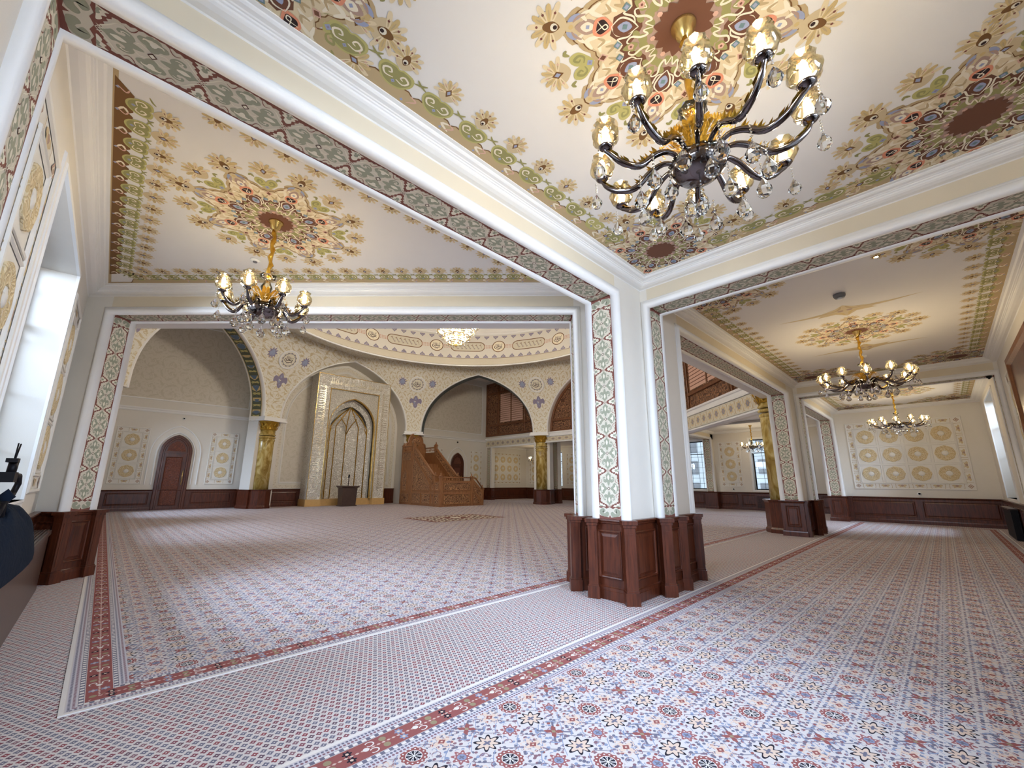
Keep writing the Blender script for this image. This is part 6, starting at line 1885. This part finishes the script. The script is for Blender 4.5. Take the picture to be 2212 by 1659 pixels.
disc_fitting('recessed_spot', 'small lit brass spotlight in the middle bay ceiling border', 'spotlight', 7.73, 0.19, ZC, 0.05, 0.01, 'gold', cap='bulb2')
disc_fitting('security_camera', 'black dome camera under the beam at the far end of the middle bay', 'security camera', 16.33, -1.25, 4.37, 0.055, 0.06, 'black', cap='black')
def wall_cam(label, o, n, mat='plastic'):
    t = thing('security_camera', label, 'security camera', tuple(o))
    q = n.to_track_quat('Z', 'Y').to_matrix().to_4x4(); T = Matrix.Translation(o) @ q
    m = MB().use(mat); m.lathe([(0.07, 0), (0.07, 0.03), (0.05, 0.05), (0, 0.05)], (0, 0, 0), 16, T=T); m.build('housing', t)
    m = MB().use('black'); m.lathe([(0.04, 0.05), (0.035, 0.08), (0, 0.09)], (0, 0, 0), 12, T=T); m.build('lens', t)
wall_cam('small white camera above the arched brown door', V(2.70, 29.0, 4.90), -Y3)
wall_cam('small dark camera above the arched door behind the pulpit stair', V(21.7, 29.0, 4.93), -Y3, 'black')
wall_cam('dark camera below the lintel beside the distant gold column', V(23.6, 19.6, 4.9), -X3, 'black')
wall_cam('small round socket under the twelve-rosette panel of the end wall', V(23.95, 0.75, 1.20), -X3)
wall_cam('small round socket under the three-rosette panel of the far east room', V(28.5, 9.2, 1.22), -X3)
def speaker(label, x, y, z):
    t = thing('wall_speaker', label, 'speaker', (x, y, z)); m = MB().use('black'); m.box(x, x + 0.10, y, y + 0.12, z - 0.15, z + 0.15); m.build('housing', t)
    m = MB().use('greyplastic'); m.lathe([(0.04, 0), (0.035, 0.01), (0, 0.01)], (0, 0, 0), 12, T=Matrix.Translation((x + 0.05, y, z)) @ Matrix.Rotation(pi / 2, 4, 'X')); m.build('cone', t)
speaker('small black speaker on the right edge of the gilded niche', 14.19, 27.6, 3.85)

# radiator grille in the far wainscot, dark cabinet at the right edge, wooden doorway
t = thing('radiator_cover', 'dark slatted radiator cover under the leaded window of the far east room', 'radiator cover', (28.4, 7.3, 0))
m = MB().use('wood'); m.box(28.30, 28.43, 6.3, 8.0, 0.05, 0.9); m.build('case', t)
m = MB().use('black')
for i in range(14): m.box(28.285, 28.30, 6.4, 7.9, 0.15 + i * 0.05, 0.17 + i * 0.05)
m.build('grille', t)
t = thing('radiator_cover', 'dark low cabinet in shadow at the end of the south wall, under the bright window', 'cabinet', (20.8, -1.3, 0))
m = MB().use('black'); m.box(19.0, 21.2, -1.36, -1.22, 0.02, 0.86); m.build('case', t)
m = MB().use('boxwood'); m.box(18.95, 21.25, -1.36, -1.18, 0.86, 0.90); m.build('top', t)
fr = (V(13.75, -1.45, 0), -X3, Z3, Y3); m = MB().use('lattice')
m.sweep([(0, 0), (0, 4.25), (3.2, 4.25), (3.2, 0)], [(0, 0), (0, 0.10), (-0.05, 0.13), (-0.15, 0.13), (-0.2, 0.08)], fr)
d3 = struct(m.build('door_3'))
m = MB().use('lattice2'); m.box(10.7, 13.6, -1.44, -1.38, 0, 2.9); m.build('door_leaf', d3)
m = MB().use('wood'); m.box(10.7, 13.6, -1.44, -1.37, 2.95, 4.1); m.build('door_transom', d3)

# ================================================================ things by the left window
def ledge():
    t = thing('radiator_cabinet', 'low brown cabinet with slatted top under the window, at the left edge', 'cabinet', (-0.58, 7.3, 0))
    m = MB().use('boxwood'); m.box(-0.63, -0.455, 2.6, 9.25, 0.0, 0.80); m.box(-0.63, -0.435, 2.58, 9.27, 0.76, 0.82); m.build('case', t)
    m = MB().use('boxwood')
    for i in range(5): x = -0.60 + i * 0.032; m.box(x, x + 0.016, 2.6, 9.2, 0.82, 0.835)
    m.build('slatted_top', t)
ledge()
def coat():
    m = MB().use('blue'); rows = []
    n, k = 18, 30
    for i in range(n + 1):
        s = i / n; row = []
        for j in range(k):
            a = 2 * pi * j / k
            r = (1 - s ** 1.7) ** 0.5
            px = 0.135 * r * cos(a) * (1 + 0.07 * sin(3 * a + 4 * s)); py = 1.05 * r * sin(a) * (1 + 0.05 * sin(5 * a))
            f = max(0, sin(a))
            z = 0.842 + 0.50 * s ** 1.1 + 0.03 * s * sin(4 * a + 2) + 0.10 * f * (1 - s) + 0.012 * s * sin(9 * a + 6 * s)
            row.append(V(-0.50 + px + 0.10 * f * r + 0.02 * s, 4.75 + py, z))
        rows.append(row)
    m.grid(rows, True, True); o = m.build('folded_coat')
    tag(o, 'dark navy coat heaped on the slatted cabinet at the left edge', 'coat')
    return o
coat()
def gear():
    x, y, z = -0.42, 4.02, 1.30
    t = thing('camera_stabiliser', 'black handheld camera stabiliser with two thin aerials standing against the bright window', 'camera gear', (x, y, z))
    m = MB().use('black'); m.box(x - 0.05, x + 0.03, y - 0.14, y + 0.0, z + 0.23, z + 0.29); m.build('body', t)
    m = MB().use('black'); m.tube([(x, y - 0.02, z + 0.27), (x + 0.02, y + 0.14, z + 0.27), (x + 0.02, y + 0.20, z + 0.22), (x + 0.01, y + 0.16, z + 0.15), (x, y + 0.02, z + 0.10), (x, y + 0.03, z + 0.02)], 0.016, 8); m.build('arm', t)
    m = MB().use('black'); m.box(x - 0.03, x + 0.02, y - 0.06, y + 0.03, z + 0.35, z + 0.375); m.tube([(x, y - 0.02, z + 0.28), (x, y, z + 0.36)], 0.022, 8); m.build('mount', t)
    for dy in (0.0, 0.10):
        m = MB().use('black'); m.tube([(x, y - 0.02 + dy * 0.3, z + 0.37), (x, y - 0.01 + dy, z + 0.47)], 0.004, 6); m.build('aerial', t)
    m = MB().use('blue'); m.lathe([(0, -0.05), (0.04, 0), (0, 0.05)], (x, y + 0.05, z + 0.14), 10); m.build('battery', t)
    m = MB().use('black'); m.tube([(x, y + 0.02, z + 0.10), (x - 0.01, y, z + 0.04), (x - 0.03, y - 0.02, z - 0.06)], 0.014, 8); m.build('handle', t)
gear()

# pale building beyond the east windows
t = thing('street_building', 'pale building with dark windows seen through the far leaded windows', 'building', (46, 10, 0))
m = MB().use('facade'); m.box(46, 52, -6, 30, -4, 7); m.build('wall', t)
for i in range(9):
    for j in range(3):
        m = MB().use('greyplastic'); m.box(45.9, 46.0, -4 + i * 3.7, -2.4 + i * 3.7, 0.2 + j * 2.3, 1.6 + j * 2.3); m.build('window_opening', t)
